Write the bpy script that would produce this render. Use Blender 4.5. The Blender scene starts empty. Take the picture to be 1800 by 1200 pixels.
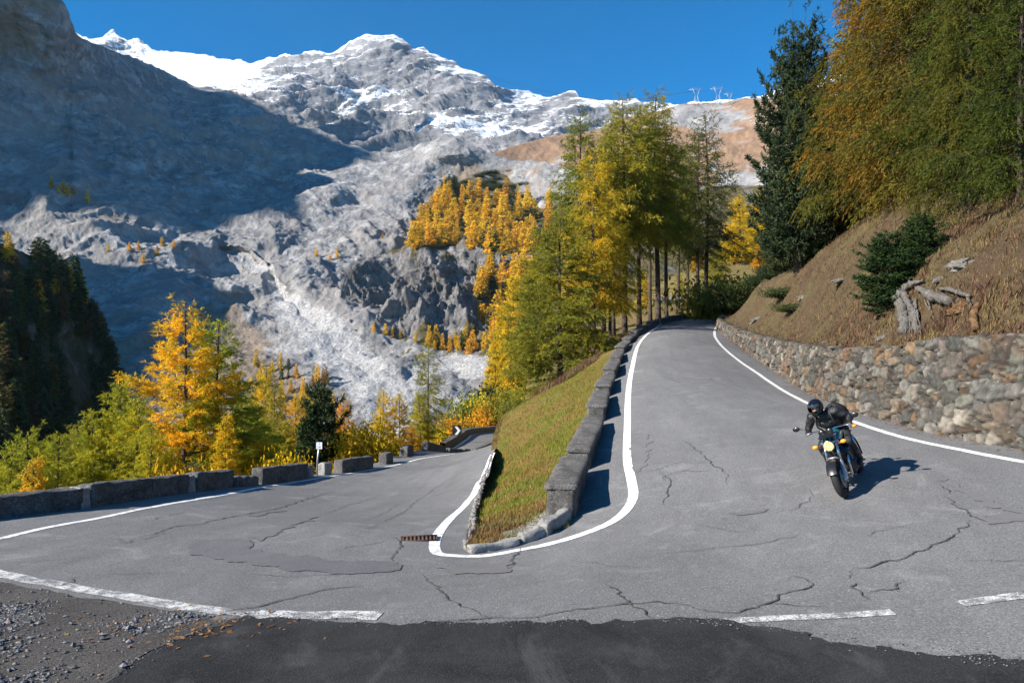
import bpy, math, random
import numpy as np
from mathutils import Vector, Matrix
from mathutils.bvhtree import BVHTree
rng = np.random.default_rng(7)
R = math.radians
F, HOR = 1200.0, 610.0            # focal length and horizon row of the 1800 x 1200 photograph
SC = bpy.context.scene
COL = SC.collection

def P(px, py, Y):
    """point seen at photo pixel (px, py) at Y metres in front of the camera (camera = origin)"""
    return np.array([(px - 900.0) * Y / F, Y, (HOR - py) * Y / F])

# ------------------------------------------------------------------ noise
def _hash(ix, iy, iz, seed):
    h = (ix.astype(np.uint32) * np.uint32(374761393)) ^ (iy.astype(np.uint32) * np.uint32(668265263)) ^ (iz.astype(np.uint32) * np.uint32(2147483647 - 58)) ^ np.uint32((seed * 1274126177) & 0xffffffff)
    h = (h ^ (h >> np.uint32(13))) * np.uint32(1274126177)
    h = (h ^ (h >> np.uint32(15))) * np.uint32(2246822519)
    return h ^ (h >> np.uint32(16))
_G = np.array([[1,1,0],[-1,1,0],[1,-1,0],[-1,-1,0],[1,0,1],[-1,0,1],[1,0,-1],[-1,0,-1],[0,1,1],[0,-1,1],[0,1,-1],[0,-1,-1],[1,1,0],[-1,1,0],[0,-1,1],[0,-1,-1]], float)
def perlin(p, seed=0):
    p = np.asarray(p, float)
    i = np.floor(p).astype(np.int64); f = p - i
    u = f * f * f * (f * (f * 6 - 15) + 10)
    out = 0
    for dx in (0, 1):
        wx = u[:, 0] if dx else 1 - u[:, 0]
        for dy in (0, 1):
            wy = u[:, 1] if dy else 1 - u[:, 1]
            for dz in (0, 1):
                wz = u[:, 2] if dz else 1 - u[:, 2]
                g = _G[_hash(i[:, 0] + dx, i[:, 1] + dy, i[:, 2] + dz, seed) & np.uint32(15)]
                out = out + wx * wy * wz * (g[:, 0] * (f[:, 0] - dx) + g[:, 1] * (f[:, 1] - dy) + g[:, 2] * (f[:, 2] - dz))
    return out
def fbm(p, octv=5, seed=0, gain=0.5, lac=2.03):
    a, s, q = 1.0, 0.0, np.asarray(p, float)
    for o in range(octv):
        s = s + a * perlin(q, seed + o); a *= gain; q = q * lac + 17.3
    return s
def ridged(p, octv=5, seed=0, gain=0.5, lac=2.03):
    a, s, q, w = 1.0, 0.0, np.asarray(p, float), 1.0
    for o in range(octv):
        n = (1 - np.abs(perlin(q, seed + o)) * 1.6); n = n * n
        s = s + a * n * w; w = np.clip(n * 1.4, 0, 1); a *= gain; q = q * lac + 11.7
    return s - 0.9
def sstep(a, b, x):
    t = np.clip((x - a) / (b - a), 0, 1)
    return t * t * (3 - 2 * t)

# ------------------------------------------------------------------ thin plate spline
class TPS:
    def __init__(self, xy, v, reg=1e-4):
        xy = np.asarray(xy, float); v = np.asarray(v, float)
        self.m = xy.mean(0); self.s = xy.std()
        self.x = (xy - self.m) / self.s
        n = len(v)
        K = self._k(self.x, self.x) + reg * np.eye(n)
        Pm = np.hstack([np.ones((n, 1)), self.x])
        A = np.zeros((n + 3, n + 3)); A[:n, :n] = K; A[:n, n:] = Pm; A[n:, :n] = Pm.T
        self.w = np.linalg.solve(A, np.concatenate([v, np.zeros(3)]))
    @staticmethod
    def _k(a, b):
        d2 = ((a[:, None, :] - b[None, :, :]) ** 2).sum(2)
        return 0.5 * d2 * np.log(d2 + 1e-12)
    def __call__(self, xy):
        xy = (np.atleast_2d(np.asarray(xy, float)) - self.m) / self.s
        out = np.empty(len(xy))
        for k in range(0, len(xy), 20000):
            q = xy[k:k + 20000]
            out[k:k + 20000] = self._k(q, self.x) @ self.w[:-3] + self.w[-3] + q @ self.w[-2:]
        return out

# ------------------------------------------------------------------ meshes
def mesh(name, V, faces, smooth=True, attrs=None, mats=None, mi=None):
    """faces: one (n,k) int array or a list of them"""
    me = bpy.data.meshes.new(name)
    V = np.ascontiguousarray(V, dtype=np.float32)
    if isinstance(faces, np.ndarray): faces = [faces]
    faces = [np.asarray(f, dtype=np.int32) for f in faces if len(f)]
    loops = np.concatenate([f.ravel() for f in faces])
    tot = np.concatenate([np.full(len(f), f.shape[1], np.int32) for f in faces])
    start = np.concatenate([[0], np.cumsum(tot)[:-1]]).astype(np.int32)
    me.vertices.add(len(V)); me.vertices.foreach_set('co', V.ravel())
    me.loops.add(len(loops)); me.loops.foreach_set('vertex_index', loops)
    me.polygons.add(len(tot)); me.polygons.foreach_set('loop_start', start); me.polygons.foreach_set('loop_total', tot)
    me.polygons.foreach_set('use_smooth', np.full(len(tot), bool(smooth)))
    for m in (mats or []): me.materials.append(m)
    if mi is not None: me.polygons.foreach_set('material_index', np.asarray(mi, np.int32))
    for k, a in (attrs or {}).items():
        a = np.asarray(a, np.float32)
        if a.ndim == 2:
            if a.shape[1] == 3: a = np.hstack([a, np.ones((len(a), 1), np.float32)])
            at = me.attributes.new(k, 'FLOAT_COLOR', 'POINT'); at.data.foreach_set('color', a.ravel())
        else:
            at = me.attributes.new(k, 'FLOAT', 'POINT'); at.data.foreach_set('value', a)
    me.update(calc_edges=True); me.validate()
    return me
def link(name, me, parent=None, mat=None):
    o = bpy.data.objects.new(name, me); COL.objects.link(o)
    if parent is not None: o.parent = parent
    if mat is not None: me.materials.append(mat)
    return o
def tag(o, label=None, cat=None, group=None, kind=None):
    if label: o['label'] = label
    if cat: o['category'] = cat
    if group: o['group'] = group
    if kind: o['kind'] = kind
    return o
def empty(name, loc=(0, 0, 0)):
    o = bpy.data.objects.new(name, None); COL.objects.link(o); o.location = loc; o.empty_display_size = 0.3
    return o
def copy_tree(o, parent=None):
    c = o.copy(); COL.objects.link(c)
    if parent is not None: c.parent = parent
    for ch in list(o.children): copy_tree(ch, c)
    return c
def grid_faces(nu, nv, base=0):
    i, j = np.meshgrid(np.arange(nu - 1), np.arange(nv - 1), indexing='ij')
    a = (i * nv + j).ravel()
    return np.stack([a, a + nv, a + nv + 1, a + 1], 1) + base
def catmull(pts, n):
    pts = np.asarray(pts, float)
    p = np.vstack([2 * pts[0] - pts[1], pts, 2 * pts[-1] - pts[-2]])
    seg = np.linalg.norm(np.diff(pts, axis=0), axis=1) ** 0.5
    cum = np.concatenate([[0], np.cumsum(seg)]); t = np.linspace(0, cum[-1], n)
    k = np.clip(np.searchsorted(cum, t, 'right') - 1, 0, len(pts) - 2)
    u = ((t - cum[k]) / np.maximum(seg[k], 1e-9))[:, None]
    p0, p1, p2, p3 = p[k], p[k + 1], p[k + 2], p[k + 3]
    return 0.5 * (2 * p1 + (p2 - p0) * u + (2 * p0 - 5 * p1 + 4 * p2 - p3) * u ** 2 + (3 * p1 - p0 - 3 * p2 + p3) * u ** 3)
def resample(pts, step=None, n=None):
    pts = np.asarray(pts, float)
    d = np.concatenate([[0], np.cumsum(np.linalg.norm(np.diff(pts, axis=0), axis=1))])
    if n is None: n = max(2, int(d[-1] / step) + 1)
    t = np.linspace(0, d[-1], n)
    return np.stack([np.interp(t, d, pts[:, k]) for k in range(pts.shape[1])], 1)
def inpoly(xy, poly):
    xy = np.asarray(xy, float); poly = np.asarray(poly, float)
    x, y = xy[:, 0], xy[:, 1]; ins = np.zeros(len(xy), bool)
    x0, y0 = poly[:, 0], poly[:, 1]; x1, y1 = np.roll(x0, -1), np.roll(y0, -1)
    for a, b, c, d in zip(x0, y0, x1, y1):
        m = (b > y) != (d > y)
        if m.any():
            xi = (c - a) * (y - b) / (d - b + 1e-12) + a
            ins ^= m & (x < xi)
    return ins
def polydist(xy, line):
    """distance from points to an open polyline"""
    xy = np.asarray(xy, float); line = np.asarray(line, float); best = np.full(len(xy), 1e9)
    for a, b in zip(line[:-1], line[1:]):
        d = b - a; t = np.clip(((xy - a) @ d) / (d @ d + 1e-12), 0, 1)
        best = np.minimum(best, np.linalg.norm(xy - a - t[:, None] * d, axis=1))
    return best
def bvh(me):
    v = [x.co.copy() for x in me.vertices]; return BVHTree.FromPolygons(v, [tuple(p.vertices) for p in me.polygons])
def cast(tree, px, py):
    d = Vector((px - 900.0, F, HOR - py)).normalized()
    h = tree.ray_cast(Vector((0, 0, 0)), d)
    return None if h[0] is None else np.array(h[0])
def down(tree, x, y, z=2000):
    h = tree.ray_cast(Vector((x, y, z)), Vector((0, 0, -1)))
    return None if h[0] is None else h[0].z

class Build:
    """collects shapes, each with a material slot, into ONE mesh"""
    def __init__(s): s.V = []; s.F = []; s.M = []; s.n = 0
    def add(s, V, Fs, m=0):
        V = np.asarray(V, float); s.V.append(V)
        if isinstance(Fs, np.ndarray): Fs = [Fs]
        for f in Fs:
            f = np.asarray(f); 
            if len(f) == 0: continue
            s.F.append(f + s.n); s.M.append(np.full(len(f), m))
        s.n += len(V); return s
    def tube(s, pts, rad, n=8, m=0, caps=True):
        pts = np.asarray(pts, float); k = len(pts); rad = np.broadcast_to(np.asarray(rad, float), (k,))
        tg = np.gradient(pts, axis=0); tg /= np.linalg.norm(tg, axis=1)[:, None] + 1e-12
        up = np.array([0, 0, 1.0]) if abs(tg[0][2]) < 0.9 else np.array([1.0, 0, 0])
        a = np.cross(tg[0], up); a /= np.linalg.norm(a); rings = []
        for i in range(k):
            a = a - tg[i] * (a @ tg[i]); a /= np.linalg.norm(a) + 1e-12; b = np.cross(tg[i], a)
            th = np.linspace(0, 2 * np.pi, n, endpoint=False)
            rings.append(pts[i] + rad[i] * (np.cos(th)[:, None] * a + np.sin(th)[:, None] * b))
        V = np.vstack(rings); q = []
        i, j = np.meshgrid(np.arange(k - 1), np.arange(n), indexing='ij'); i = i.ravel(); j = j.ravel(); j2 = (j + 1) % n
        q = np.stack([i * n + j, i * n + j2, (i + 1) * n + j2, (i + 1) * n + j], 1)
        Fs = [q]
        if caps: Fs.append(np.array([list(range(n))[::-1]])); Fs.append(np.array([[(k - 1) * n + x for x in range(n)]]))
        return s.add(V, Fs, m)
    def box(s, c, size, m=0, rot=None):
        v = np.array([[x, y, z] for x in (-.5, .5) for y in (-.5, .5) for z in (-.5, .5)]) * np.asarray(size, float)
        if rot is not None: v = v @ np.array(rot.to_3x3()).T
        f = np.array([[0, 1, 3, 2], [4, 6, 7, 5], [0, 4, 5, 1], [2, 3, 7, 6], [0, 2, 6, 4], [1, 5, 7, 3]])
        return s.add(v + np.asarray(c, float), f, m)
    def ball(s, c, rad, m=0, nu=16, nv=10, rot=None):
        th = np.linspace(0, 2 * np.pi, nu, endpoint=False); ph = np.linspace(0, np.pi, nv)
        V = np.array([[math.cos(t) * math.sin(p), math.sin(t) * math.sin(p), math.cos(p)] for p in ph for t in th]) * np.broadcast_to(np.asarray(rad, float), (3,))
        if rot is not None: V = V @ np.array(rot.to_3x3()).T
        i, j = np.meshgrid(np.arange(nv - 1), np.arange(nu), indexing='ij'); i = i.ravel(); j = j.ravel(); j2 = (j + 1) % nu
        q = np.stack([i * nu + j, (i + 1) * nu + j, (i + 1) * nu + j2, i * nu + j2], 1)
        return s.add(V + np.asarray(c, float), q, m)
    def lathe(s, prof, axis='y', c=(0, 0, 0), n=32, m=0, close=False):
        """prof: (radius, along-axis) pairs"""
        prof = np.asarray(prof, float); k = len(prof); th = np.linspace(0, 2 * np.pi, n, endpoint=False)
        V = np.array([[r * math.cos(t), a, r * math.sin(t)] for r, a in prof for t in th])
        if axis == 'x': V = V[:, [1, 0, 2]]
        if axis == 'z': V = V[:, [0, 2, 1]]
        kk = k if close else k - 1
        i, j = np.meshgrid(np.arange(kk), np.arange(n), indexing='ij'); i = i.ravel(); j = j.ravel(); j2 = (j + 1) % n; i2 = (i + 1) % k
        return s.add(V + np.asarray(c, float), np.stack([i * n + j, i2 * n + j, i2 * n + j2, i * n + j2], 1), m)
    def mesh(s, name, mats, smooth=True):
        return mesh(name, np.vstack(s.V), s.F, smooth, None, mats, np.concatenate(s.M))
    def obj(s, name, mats, parent=None, smooth=True):
        if not isinstance(mats, (list, tuple)): mats = [mats]
        o = bpy.data.objects.new(name, s.mesh(name, mats, smooth)); COL.objects.link(o)
        if parent is not None: o.parent = parent
        return o

# ------------------------------------------------------------------ materials
class NT:
    """small helper round a node tree"""
    def __init__(s, name, rough=0.8, spec=0.3, metal=0.0):
        s.m = bpy.data.materials.new(name); s.m.use_nodes = True; s.t = s.m.node_tree; s.n = s.t.nodes
        s.b = s.n['Principled BSDF']; s.b.inputs['Roughness'].default_value = rough
        s.b.inputs['Specular IOR Level'].default_value = spec; s.b.inputs['Metallic'].default_value = metal
        s._c = None
    def l(s, a, b): s.t.links.new(a, b)
    def set(s, inp, v):
        if hasattr(v, 'is_output'): s.l(v, inp)
        else: inp.default_value = v
    def coord(s, kind='Object'):
        return s.n.new('ShaderNodeTexCoord').outputs[kind]
    def mapping(s, v, scale=(1, 1, 1), rot=(0, 0, 0)):
        n = s.n.new('ShaderNodeMapping'); s.l(v, n.inputs[0]); n.inputs['Scale'].default_value = scale; n.inputs['Rotation'].default_value = rot; return n.outputs[0]
    def noise(s, v, scale, detail=5, rough=0.55, dist=0.0):
        n = s.n.new('ShaderNodeTexNoise'); s.l(v, n.inputs['Vector']); n.inputs['Scale'].default_value = scale; n.inputs['Detail'].default_value = detail
        n.inputs['Roughness'].default_value = rough; n.inputs['Distortion'].default_value = dist; return n.outputs[0]
    def voro(s, v, scale, feature='F1', out=0, rand=1.0):
        n = s.n.new('ShaderNodeTexVoronoi'); n.feature = feature; s.l(v, n.inputs['Vector']); n.inputs['Scale'].default_value = scale
        n.inputs['Randomness'].default_value = rand; return n.outputs[out]
    def ramp(s, f, stops, interp='LINEAR'):
        n = s.n.new('ShaderNodeValToRGB'); s.l(f, n.inputs[0]); cr = n.color_ramp; cr.interpolation = interp
        while len(cr.elements) < len(stops): cr.elements.new(0.5)
        for e, (p, c) in zip(cr.elements, stops):
            e.position = p; e.color = (c, c, c, 1) if not hasattr(c, '__len__') else (*c[:3], 1)
        return n.outputs[0]
    def mix(s, f, a, b, mode='MIX'):
        n = s.n.new('ShaderNodeMix'); n.data_type = 'RGBA'; n.blend_type = mode; n.clamp_factor = True
        s.set(n.inputs[0], f)
        for i, v in ((6, a), (7, b)): s.set(n.inputs[i], v if hasattr(v, 'is_output') else (*v[:3], 1))
        return n.outputs[2]
    def math(s, op, a, b=0.5, c=None, clamp=False):
        n = s.n.new('ShaderNodeMath'); n.operation = op; n.use_clamp = clamp; s.set(n.inputs[0], a); s.set(n.inputs[1], b)
        if c is not None: s.set(n.inputs[2], c)
        return n.outputs[0]
    def attr(s, name, out='Fac'):
        n = s.n.new('ShaderNodeAttribute'); n.attribute_name = name; return n.outputs[out]
    def sep(s, v):
        n = s.n.new('ShaderNodeSeparateXYZ'); s.l(v, n.inputs[0]); return n.outputs
    def bump(s, h, strength=0.5, dist=0.02, normal=None):
        n = s.n.new('ShaderNodeBump'); s.l(h, n.inputs['Height']); n.inputs['Strength'].default_value = strength; n.inputs['Distance'].default_value = dist
        if normal is not None: s.l(normal, n.inputs['Normal'])
        return n.outputs[0]
    def done(s, col=None, rough=None, normal=None):
        if col is not None: s.set(s.b.inputs['Base Color'], col if hasattr(col, 'is_output') else (*col[:3], 1))
        if rough is not None: s.set(s.b.inputs['Roughness'], rough)
        if normal is not None: s.l(normal, s.b.inputs['Normal'])
        return s.m
def plain(name, col, rough=0.5, metal=0.0, spec=0.5):
    t = NT(name, rough, spec, metal); v = t.coord()
    n = t.noise(v, 14, 3)
    return t.done(t.mix(n, tuple(c * 0.8 for c in col), tuple(min(1, c * 1.2) for c in col)))
def smat(name, c1, c2, scale=3.0, rough=0.85, bump=0.3, bd=0.02, bscale=None):
    t = NT(name, rough); v = t.coord(); n = t.noise(v, scale, 6, 0.6)
    return t.done(t.mix(t.ramp(n, [(0.3, 0.0), (0.7, 1.0)]), c1, c2), None, t.bump(t.noise(v, bscale or scale * 5, 5, 0.65), bump, bd))
# ================================================================== camera, light, sky
cam = bpy.data.objects.new('camera', bpy.data.cameras.new('camera')); COL.objects.link(cam)
cam.rotation_euler = (R(90), 0, 0); cam.data.lens = 24.0; cam.data.sensor_width = 36.0
cam.data.shift_y = 10.0 / 1800.0; cam.data.clip_start = 0.1; cam.data.clip_end = 20000
SC.camera = cam
SUN_EL = R(30.0)
_h = np.array([-0.915, -0.403]); _h /= np.linalg.norm(_h)
SUN = np.array([_h[0] * math.cos(SUN_EL), _h[1] * math.cos(SUN_EL), math.sin(SUN_EL)])
sl = bpy.data.lights.new('sun', 'SUN'); sl.energy = 5.0; sl.angle = R(0.53); sl.color = (1.0, 0.93, 0.82)
so = bpy.data.objects.new('sun', sl); COL.objects.link(so)
so.rotation_euler = Vector(-SUN).to_track_quat('-Z', 'Y').to_euler(); so.location = (-30, -20, 40)
W = bpy.data.worlds.new('World'); SC.world = W; W.use_nodes = True
wt = W.node_tree; bg = wt.nodes['Background']
sky = wt.nodes.new('ShaderNodeTexSky'); sky.sky_type = 'NISHITA'; sky.sun_disc = False
sky.sun_elevation = SUN_EL; sky.sun_rotation = math.atan2(SUN[0], SUN[1])
sky.altitude = 3000; sky.air_density = 0.9; sky.dust_density = 0.0; sky.ozone_density = 3.0
hs = wt.nodes.new('ShaderNodeHueSaturation'); hs.inputs['Saturation'].default_value = 1.85
hs.inputs['Hue'].default_value = 0.494
wt.links.new(sky.outputs[0], hs.inputs['Color']); wt.links.new(hs.outputs[0], bg.inputs[0]); bg.inputs[1].default_value = 0.10
SC.view_settings.view_transform = 'Standard'; SC.view_settings.look = 'None'; SC.view_settings.gamma = 1
SC.view_settings.use_curve_mapping = False
SC.view_settings.exposure = 1.1
SC.cycles.max_bounces = 6; SC.cycles.diffuse_bounces = 3; SC.cycles.transmission_bounces = 4; SC.cycles.transparent_max_bounces = 6

# ================================================================== near ground height field
ROAD = [  # (inner edge, outer edge) of the carriageway in plan, from the upper bend round the hairpin and down
 ((23.3, 70), (20.7, 61.5)), ((18.0, 65.6), (17.9, 57.2)), ((13.8, 59.6), (15.7, 52)), ((10.4, 51.6), (13.7, 45)),
 ((7.0, 40), (12.2, 38)), ((4.5, 28.6), (10.7, 30)), ((3.0, 21.2), (8.95, 21)), ((2.2, 17.0), (8.2, 16.3)),
 ((1.5, 13.6), (8.15, 12.6)), ((1.0, 11.4), (9.6, 8.7)), ((.6, 10.75), (13, 4)), ((.1, 10.5), (9, -7)),
 ((-.3, 10.3), (0, -9)), ((-.6, 10.35), (-10, -7)), ((-.72, 10.8), (-15, 3)), ((-.7, 12.0), (-12.2, 9.0)),
 ((-.68, 14.5), (-8.9, 12.6)), ((-.66, 19.5), (-8.2, 18.5)), ((-.5, 28), (-6.4, 28)), ((-.1, 34), (-4.7, 36.6)),
 ((.6, 36), (-3.2, 40.2)), ((1.4, 37.5), (-1.0, 42.2)), ((2.2, 38.5), (1.6, 42.4))]
_pins = [P(1300,549,70),P(1230,553,66),P(1180,558,60),P(1090,760,16.4),P(1085,850,12.4),
 P(1500,728,15.8),P(1600,757,13.5),P(1700,775,12.2),P(1800,790,11.2),
 P(1040,900,11.3),P(880,962,10.2),P(800,975,9.9),P(765,965,10),P(830,885,14.5),P(850,840,19.5),P(868,795,28),
 P(0,930,10.8),P(170,893,13),P(345,866,16.5),P(420,857,18.5),P(560,838,23.5),P(665,822,28),P(757,792,36),
 P(0,1010,8.3),P(370,1075,6.9),P(650,1088,6.6),P(1000,1092,6.3),P(1420,1085,6.0),P(1750,1053,6.0),P(1480,878,9.8),P(1100,980,8.6),P(600,930,11.2),P(300,980,9.4),
 (13,7,-1.75),(11,3,-1.95),(0,1,-2.35),(-8,2,-2.6),(-12,7,-2.85),(0,-6,-2.2),(12,-5,-1.9),(-12,-5,-2.6),
 (20.7,61.5,2.75),(24,63,3.2),(19.5,58,2.45),(26,71,3.8),(21,67.5,3.35),P(800,787,42),(-.6,41,-6.0),(1.0,37.5,-5.5),(1.5,16,-2.28)]
_ic = catmull([a for a, b in ROAD], 420); _oc = catmull([b for a, b in ROAD], 420)
for _c, _t in ((_ic, [(13.8,-2.33),(17.7,-1.93),(21.2,-1.56),(28.6,-.79),(36.5,.03),(45,.93),(53,1.77),(60,2.5),(66,3.1),(70,3.5)]), (_oc, [(13,-1.65),(16,-1.55),(21,-1.30),(26,-.85),(32,-.28),(38,.35),(45,1.1),(52,1.8),(58,2.4),(62,2.8)])):
    _t = np.array(_t); _y = np.arange(18.0, _t[-1, 0], 2.6)
    for y in _y:
        k = np.argmin(np.abs(_c[:200, 1] - y)); _pins.append(np.array([*_c[k], np.interp(_c[k, 1], _t[:, 0], _t[:, 1])]))
_pins = np.array([np.asarray(p, float) for p in _pins])
H = TPS(_pins[:, :2], _pins[:, 2], 1e-3)
_in = catmull([a for a, b in ROAD], 420); _out = catmull([b for a, b in ROAD], 420)
NC = 56
_w = np.linspace(0, 1, NC)[None, :, None]
_g = _in[:, None, :] * (1 - _w) + _out[:, None, :] * _w
_xy = _g.reshape(-1, 2)
_z = H(_xy) + 0.012 * fbm(np.c_[_xy * 0.5, np.zeros(len(_xy))], 3, 3)

# asphalt
t = NT('asphalt', 0.86, 0.25)
v = t.coord()
big = t.noise(v, 0.35, 4, 0.6); mid = t.noise(v, 2.2, 5, 0.65, 0.6); fine = t.noise(v, 70, 3, 0.7); grit = t.voro(v, 130)
streak = t.noise(t.mapping(v, (0.9, 0.16, 1), (0, 0, R(12))), 1.3, 4, 0.6)
c = t.mix(t.ramp(big, [(0.3, 0), (0.7, 1)]), (0.195, 0.19, 0.186), (0.28, 0.273, 0.266))
c = t.mix(t.math('MULTIPLY', t.ramp(mid, [(0.45, 0), (0.75, 1)]), 0.55), c, (0.155, 0.152, 0.15))
c = t.mix(t.math('MULTIPLY', t.ramp(streak, [(0.5, 0), (0.72, 1)]), 0.5), c, (0.32, 0.315, 0.305))
c = t.mix(t.math('MULTIPLY', t.ramp(fine, [(0.35, 1), (0.65, 0)]), 0.8), c, (0.05, 0.05, 0.053))
c = t.mix(t.math('MULTIPLY', t.ramp(grit, [(0.0, 1), (0.26, 0)]), 0.75), c, (0.50, 0.50, 0.50))
cx = t.n.new('ShaderNodeCombineXYZ'); t.l(t.math('MULTIPLY', t.attr('lane'), 16.0), cx.inputs[0]); t.l(t.math('MULTIPLY', t.attr('along'), .16), cx.inputs[1])
tr1 = t.noise(cx.outputs[0], 1.0, 5, .65, .3); cx2 = t.n.new('ShaderNodeCombineXYZ'); t.l(t.math('MULTIPLY', t.attr('lane'), 60.0), cx2.inputs[0]); t.l(t.math('MULTIPLY', t.attr('along'), .35), cx2.inputs[1])
tr2 = t.noise(cx2.outputs[0], 1.0, 4, .7)
c = t.mix(t.math('MULTIPLY', t.ramp(tr1, [(.48, 0), (.66, 1)]), .42), c, (0.115, 0.112, 0.112)); c = t.mix(t.math('MULTIPLY', t.ramp(tr2, [(.55, 0), (.72, 1)]), .35), c, (0.10, 0.098, 0.098))
c = t.mix(t.math('MULTIPLY', t.ramp(t.noise(v, 0.9, 6, .7, 1.5), [(.55, 0), (.68, 1)]), .4), c, (0.34, 0.335, 0.325))
c = t.mix(t.math('MULTIPLY', t.ramp(t.noise(v, 32, 4, .75), [(.5, 0), (.66, 1)]), .5), c, (0.075, 0.075, 0.078)); c = t.mix(t.math('MULTIPLY', t.ramp(t.noise(v, 47, 4, .75), [(.54, 0), (.66, 1)]), .55), c, (0.45, 0.445, 0.44))
c = t.mix(1.0, c, (.91, .925, .95), 'MULTIPLY')
M_ASPH = t.done(c, None, t.bump(t.noise(v, 90, 3, 0.7), 0.35, 0.012))
_al = np.concatenate([[0], np.cumsum(np.linalg.norm(np.diff((_in + _out) / 2, axis=0), axis=1))])
roadme = mesh('road', np.c_[_xy, _z], grid_faces(420, NC)[:, ::-1], True, {'lane': np.tile(np.linspace(0, 1, NC), 420), 'along': np.repeat(_al, NC)})
road = tag(link('road', roadme, None, M_ASPH), kind='structure')
RT = bvh(roadme)
# keep loft in plan for masks
ROADPOLY = np.vstack([_in, _out[::-1]])

def ground(x, y):
    z = down(RT, x, y, 60)
    return z if z is not None else float(H([[x, y]])[0])
def gpx(px, py):
    h = cast(RT, px, py)
    if h is not None: return h
    Y = np.arange(3.0, 75, .04); q = np.c_[(px - 900) * Y / F, Y]; k = np.nonzero((HOR - py) * Y / F < H(q))[0]
    return None if len(k) == 0 else P(px, py, Y[k[0]])

def ribbon(b, pts, width, off=0.006, step=0.12, jit=0.0, nw=2, m=0, taper=False):
    """flat strip lying on the road along plan points"""
    p = resample(np.asarray(pts)[:, :2], step)
    if len(p) < 2: return
    tg = np.gradient(p, axis=0); tg /= np.linalg.norm(tg, axis=1)[:, None] + 1e-9
    nr = np.c_[-tg[:, 1], tg[:, 0]]
    w = np.full(len(p), width * 0.5)
    if jit: w = w * (1 + jit * fbm(np.c_[p * 4, np.zeros(len(p))], 3, 5)); p = p + nr * (jit * width * 0.9 * perlin(np.c_[p * 2.2, np.ones(len(p))], 9))[:, None]
    if taper: w = w * np.minimum(1, np.minimum(np.arange(len(p)), np.arange(len(p))[::-1]) / max(3, len(p) * .3) + .12)
    rows = []
    for k in np.linspace(-1, 1, nw):
        q = p + nr * (w * k)[:, None]
        rows.append(np.array([[a[0], a[1], ground(a[0], a[1]) + off] for a in q]))
    V = np.stack(rows, 1).reshape(-1, 3)
    b.add(V, grid_faces(len(p), nw), m)
def pxline(pts, smooth=True, n=None):
    q = [gpx(*a) for a in pts]; q = np.array([a for a in q if a is not None])
    return catmull(q, n or len(q) * 8) if smooth and len(q) > 2 else q

# painted lines
t = NT('road paint', 0.75); v = t.coord()
wear = t.noise(v, 9, 6, 0.7); wear2 = t.noise(v, 55, 3, 0.7)
f = t.ramp(t.math('ADD', t.math('MULTIPLY', wear, 0.62), t.math('MULTIPLY', wear2, 0.38)), [(0.39, 0), (0.50, 1)])
M_PAINT = t.done(t.mix(f, (0.24, 0.24, 0.25), (0.80, 0.80, 0.78)))
t = NT('worn road paint', 0.8); v = t.coord()
f = t.ramp(t.math('ADD', t.math('MULTIPLY', t.noise(v, 7, 6, 0.7), 0.55), t.math('MULTIPLY', t.noise(v, 60, 3, 0.7), 0.45)), [(0.46, 0), (0.55, 1)])
M_PAINTW = t.done(t.mix(f, (0.17, 0.17, 0.18), (0.62, 0.62, 0.60)))
b = Build()
UPL = [(790,976),(850,977),(905,968),(960,957),(1020,940),(1070,920),(1100,897),(1113,872),(1110,845),(1103,812),(1102,780),(1103,741),(1104,698),(1107,668),(1112,643),(1117,620),(1123,605),(1137,588),(1150,578),(1172,566),(1200,560)]
LOL = [(790,976),(768,972),(764,955),(772,935),(795,908),(820,884),(836,862),(850,838),(858,818),(866,797)]
ribbon(b, pxline(LOL[::-1] + UPL[1:]), 0.17, nw=3)
RTL = [(1282,566),(1262,572),(1256,585),(1262,600),(1290,627),(1340,662),(1400,699),(1460,726),(1520,748),(1600,772),(1700,793),(1800,812)]
q = pxline(RTL); q = np.vstack([q, [[9.6, 8.0, 0], [11.5, 5.0, 0]]])
ribbon(b, q, 0.15, nw=3)
LTL = [(0,947),(60,932),(120,920),(200,905),(300,885),(400,868),(480,853),(560,840),(620,831),(680,820),(740,806),(800,797)]
q = pxline(LTL); q = np.vstack([[[-10.5, 8.6, 0], [-9.2, 9.8, 0]], q]); ribbon(b, q, 0.14, nw=3)
o = b.obj('road_marking', M_PAINT); tag(o, kind='structure')
b = Build()
q = pxline([(0,1009),(80,1024),(200,1045),(300,1062),(380,1073),(398,1077)]); q = np.vstack([[[-8.6, 9.3, 0], [-7.4, 8.9, 0]], q]); ribbon(b, q, 0.2, jit=.15, nw=3)
ribbon(b, pxline([(392,1076),(420,1078),(455,1080)]), 0.16, jit=.4, nw=3)
ribbon(b, pxline([(450,1080),(520,1080),(600,1082),(668,1083)]), 0.26, jit=.3, nw=3)
ribbon(b, pxline([(1272,1091),(1360,1087),(1450,1083),(1570,1076)], False), 0.13, jit=.12, nw=3)
ribbon(b, pxline([(1688,1061),(1750,1053),(1800,1045)], False), 0.14, jit=.12, nw=3)
o = b.obj('worn_road_marking', M_PAINTW); tag(o, kind='structure')

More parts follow.
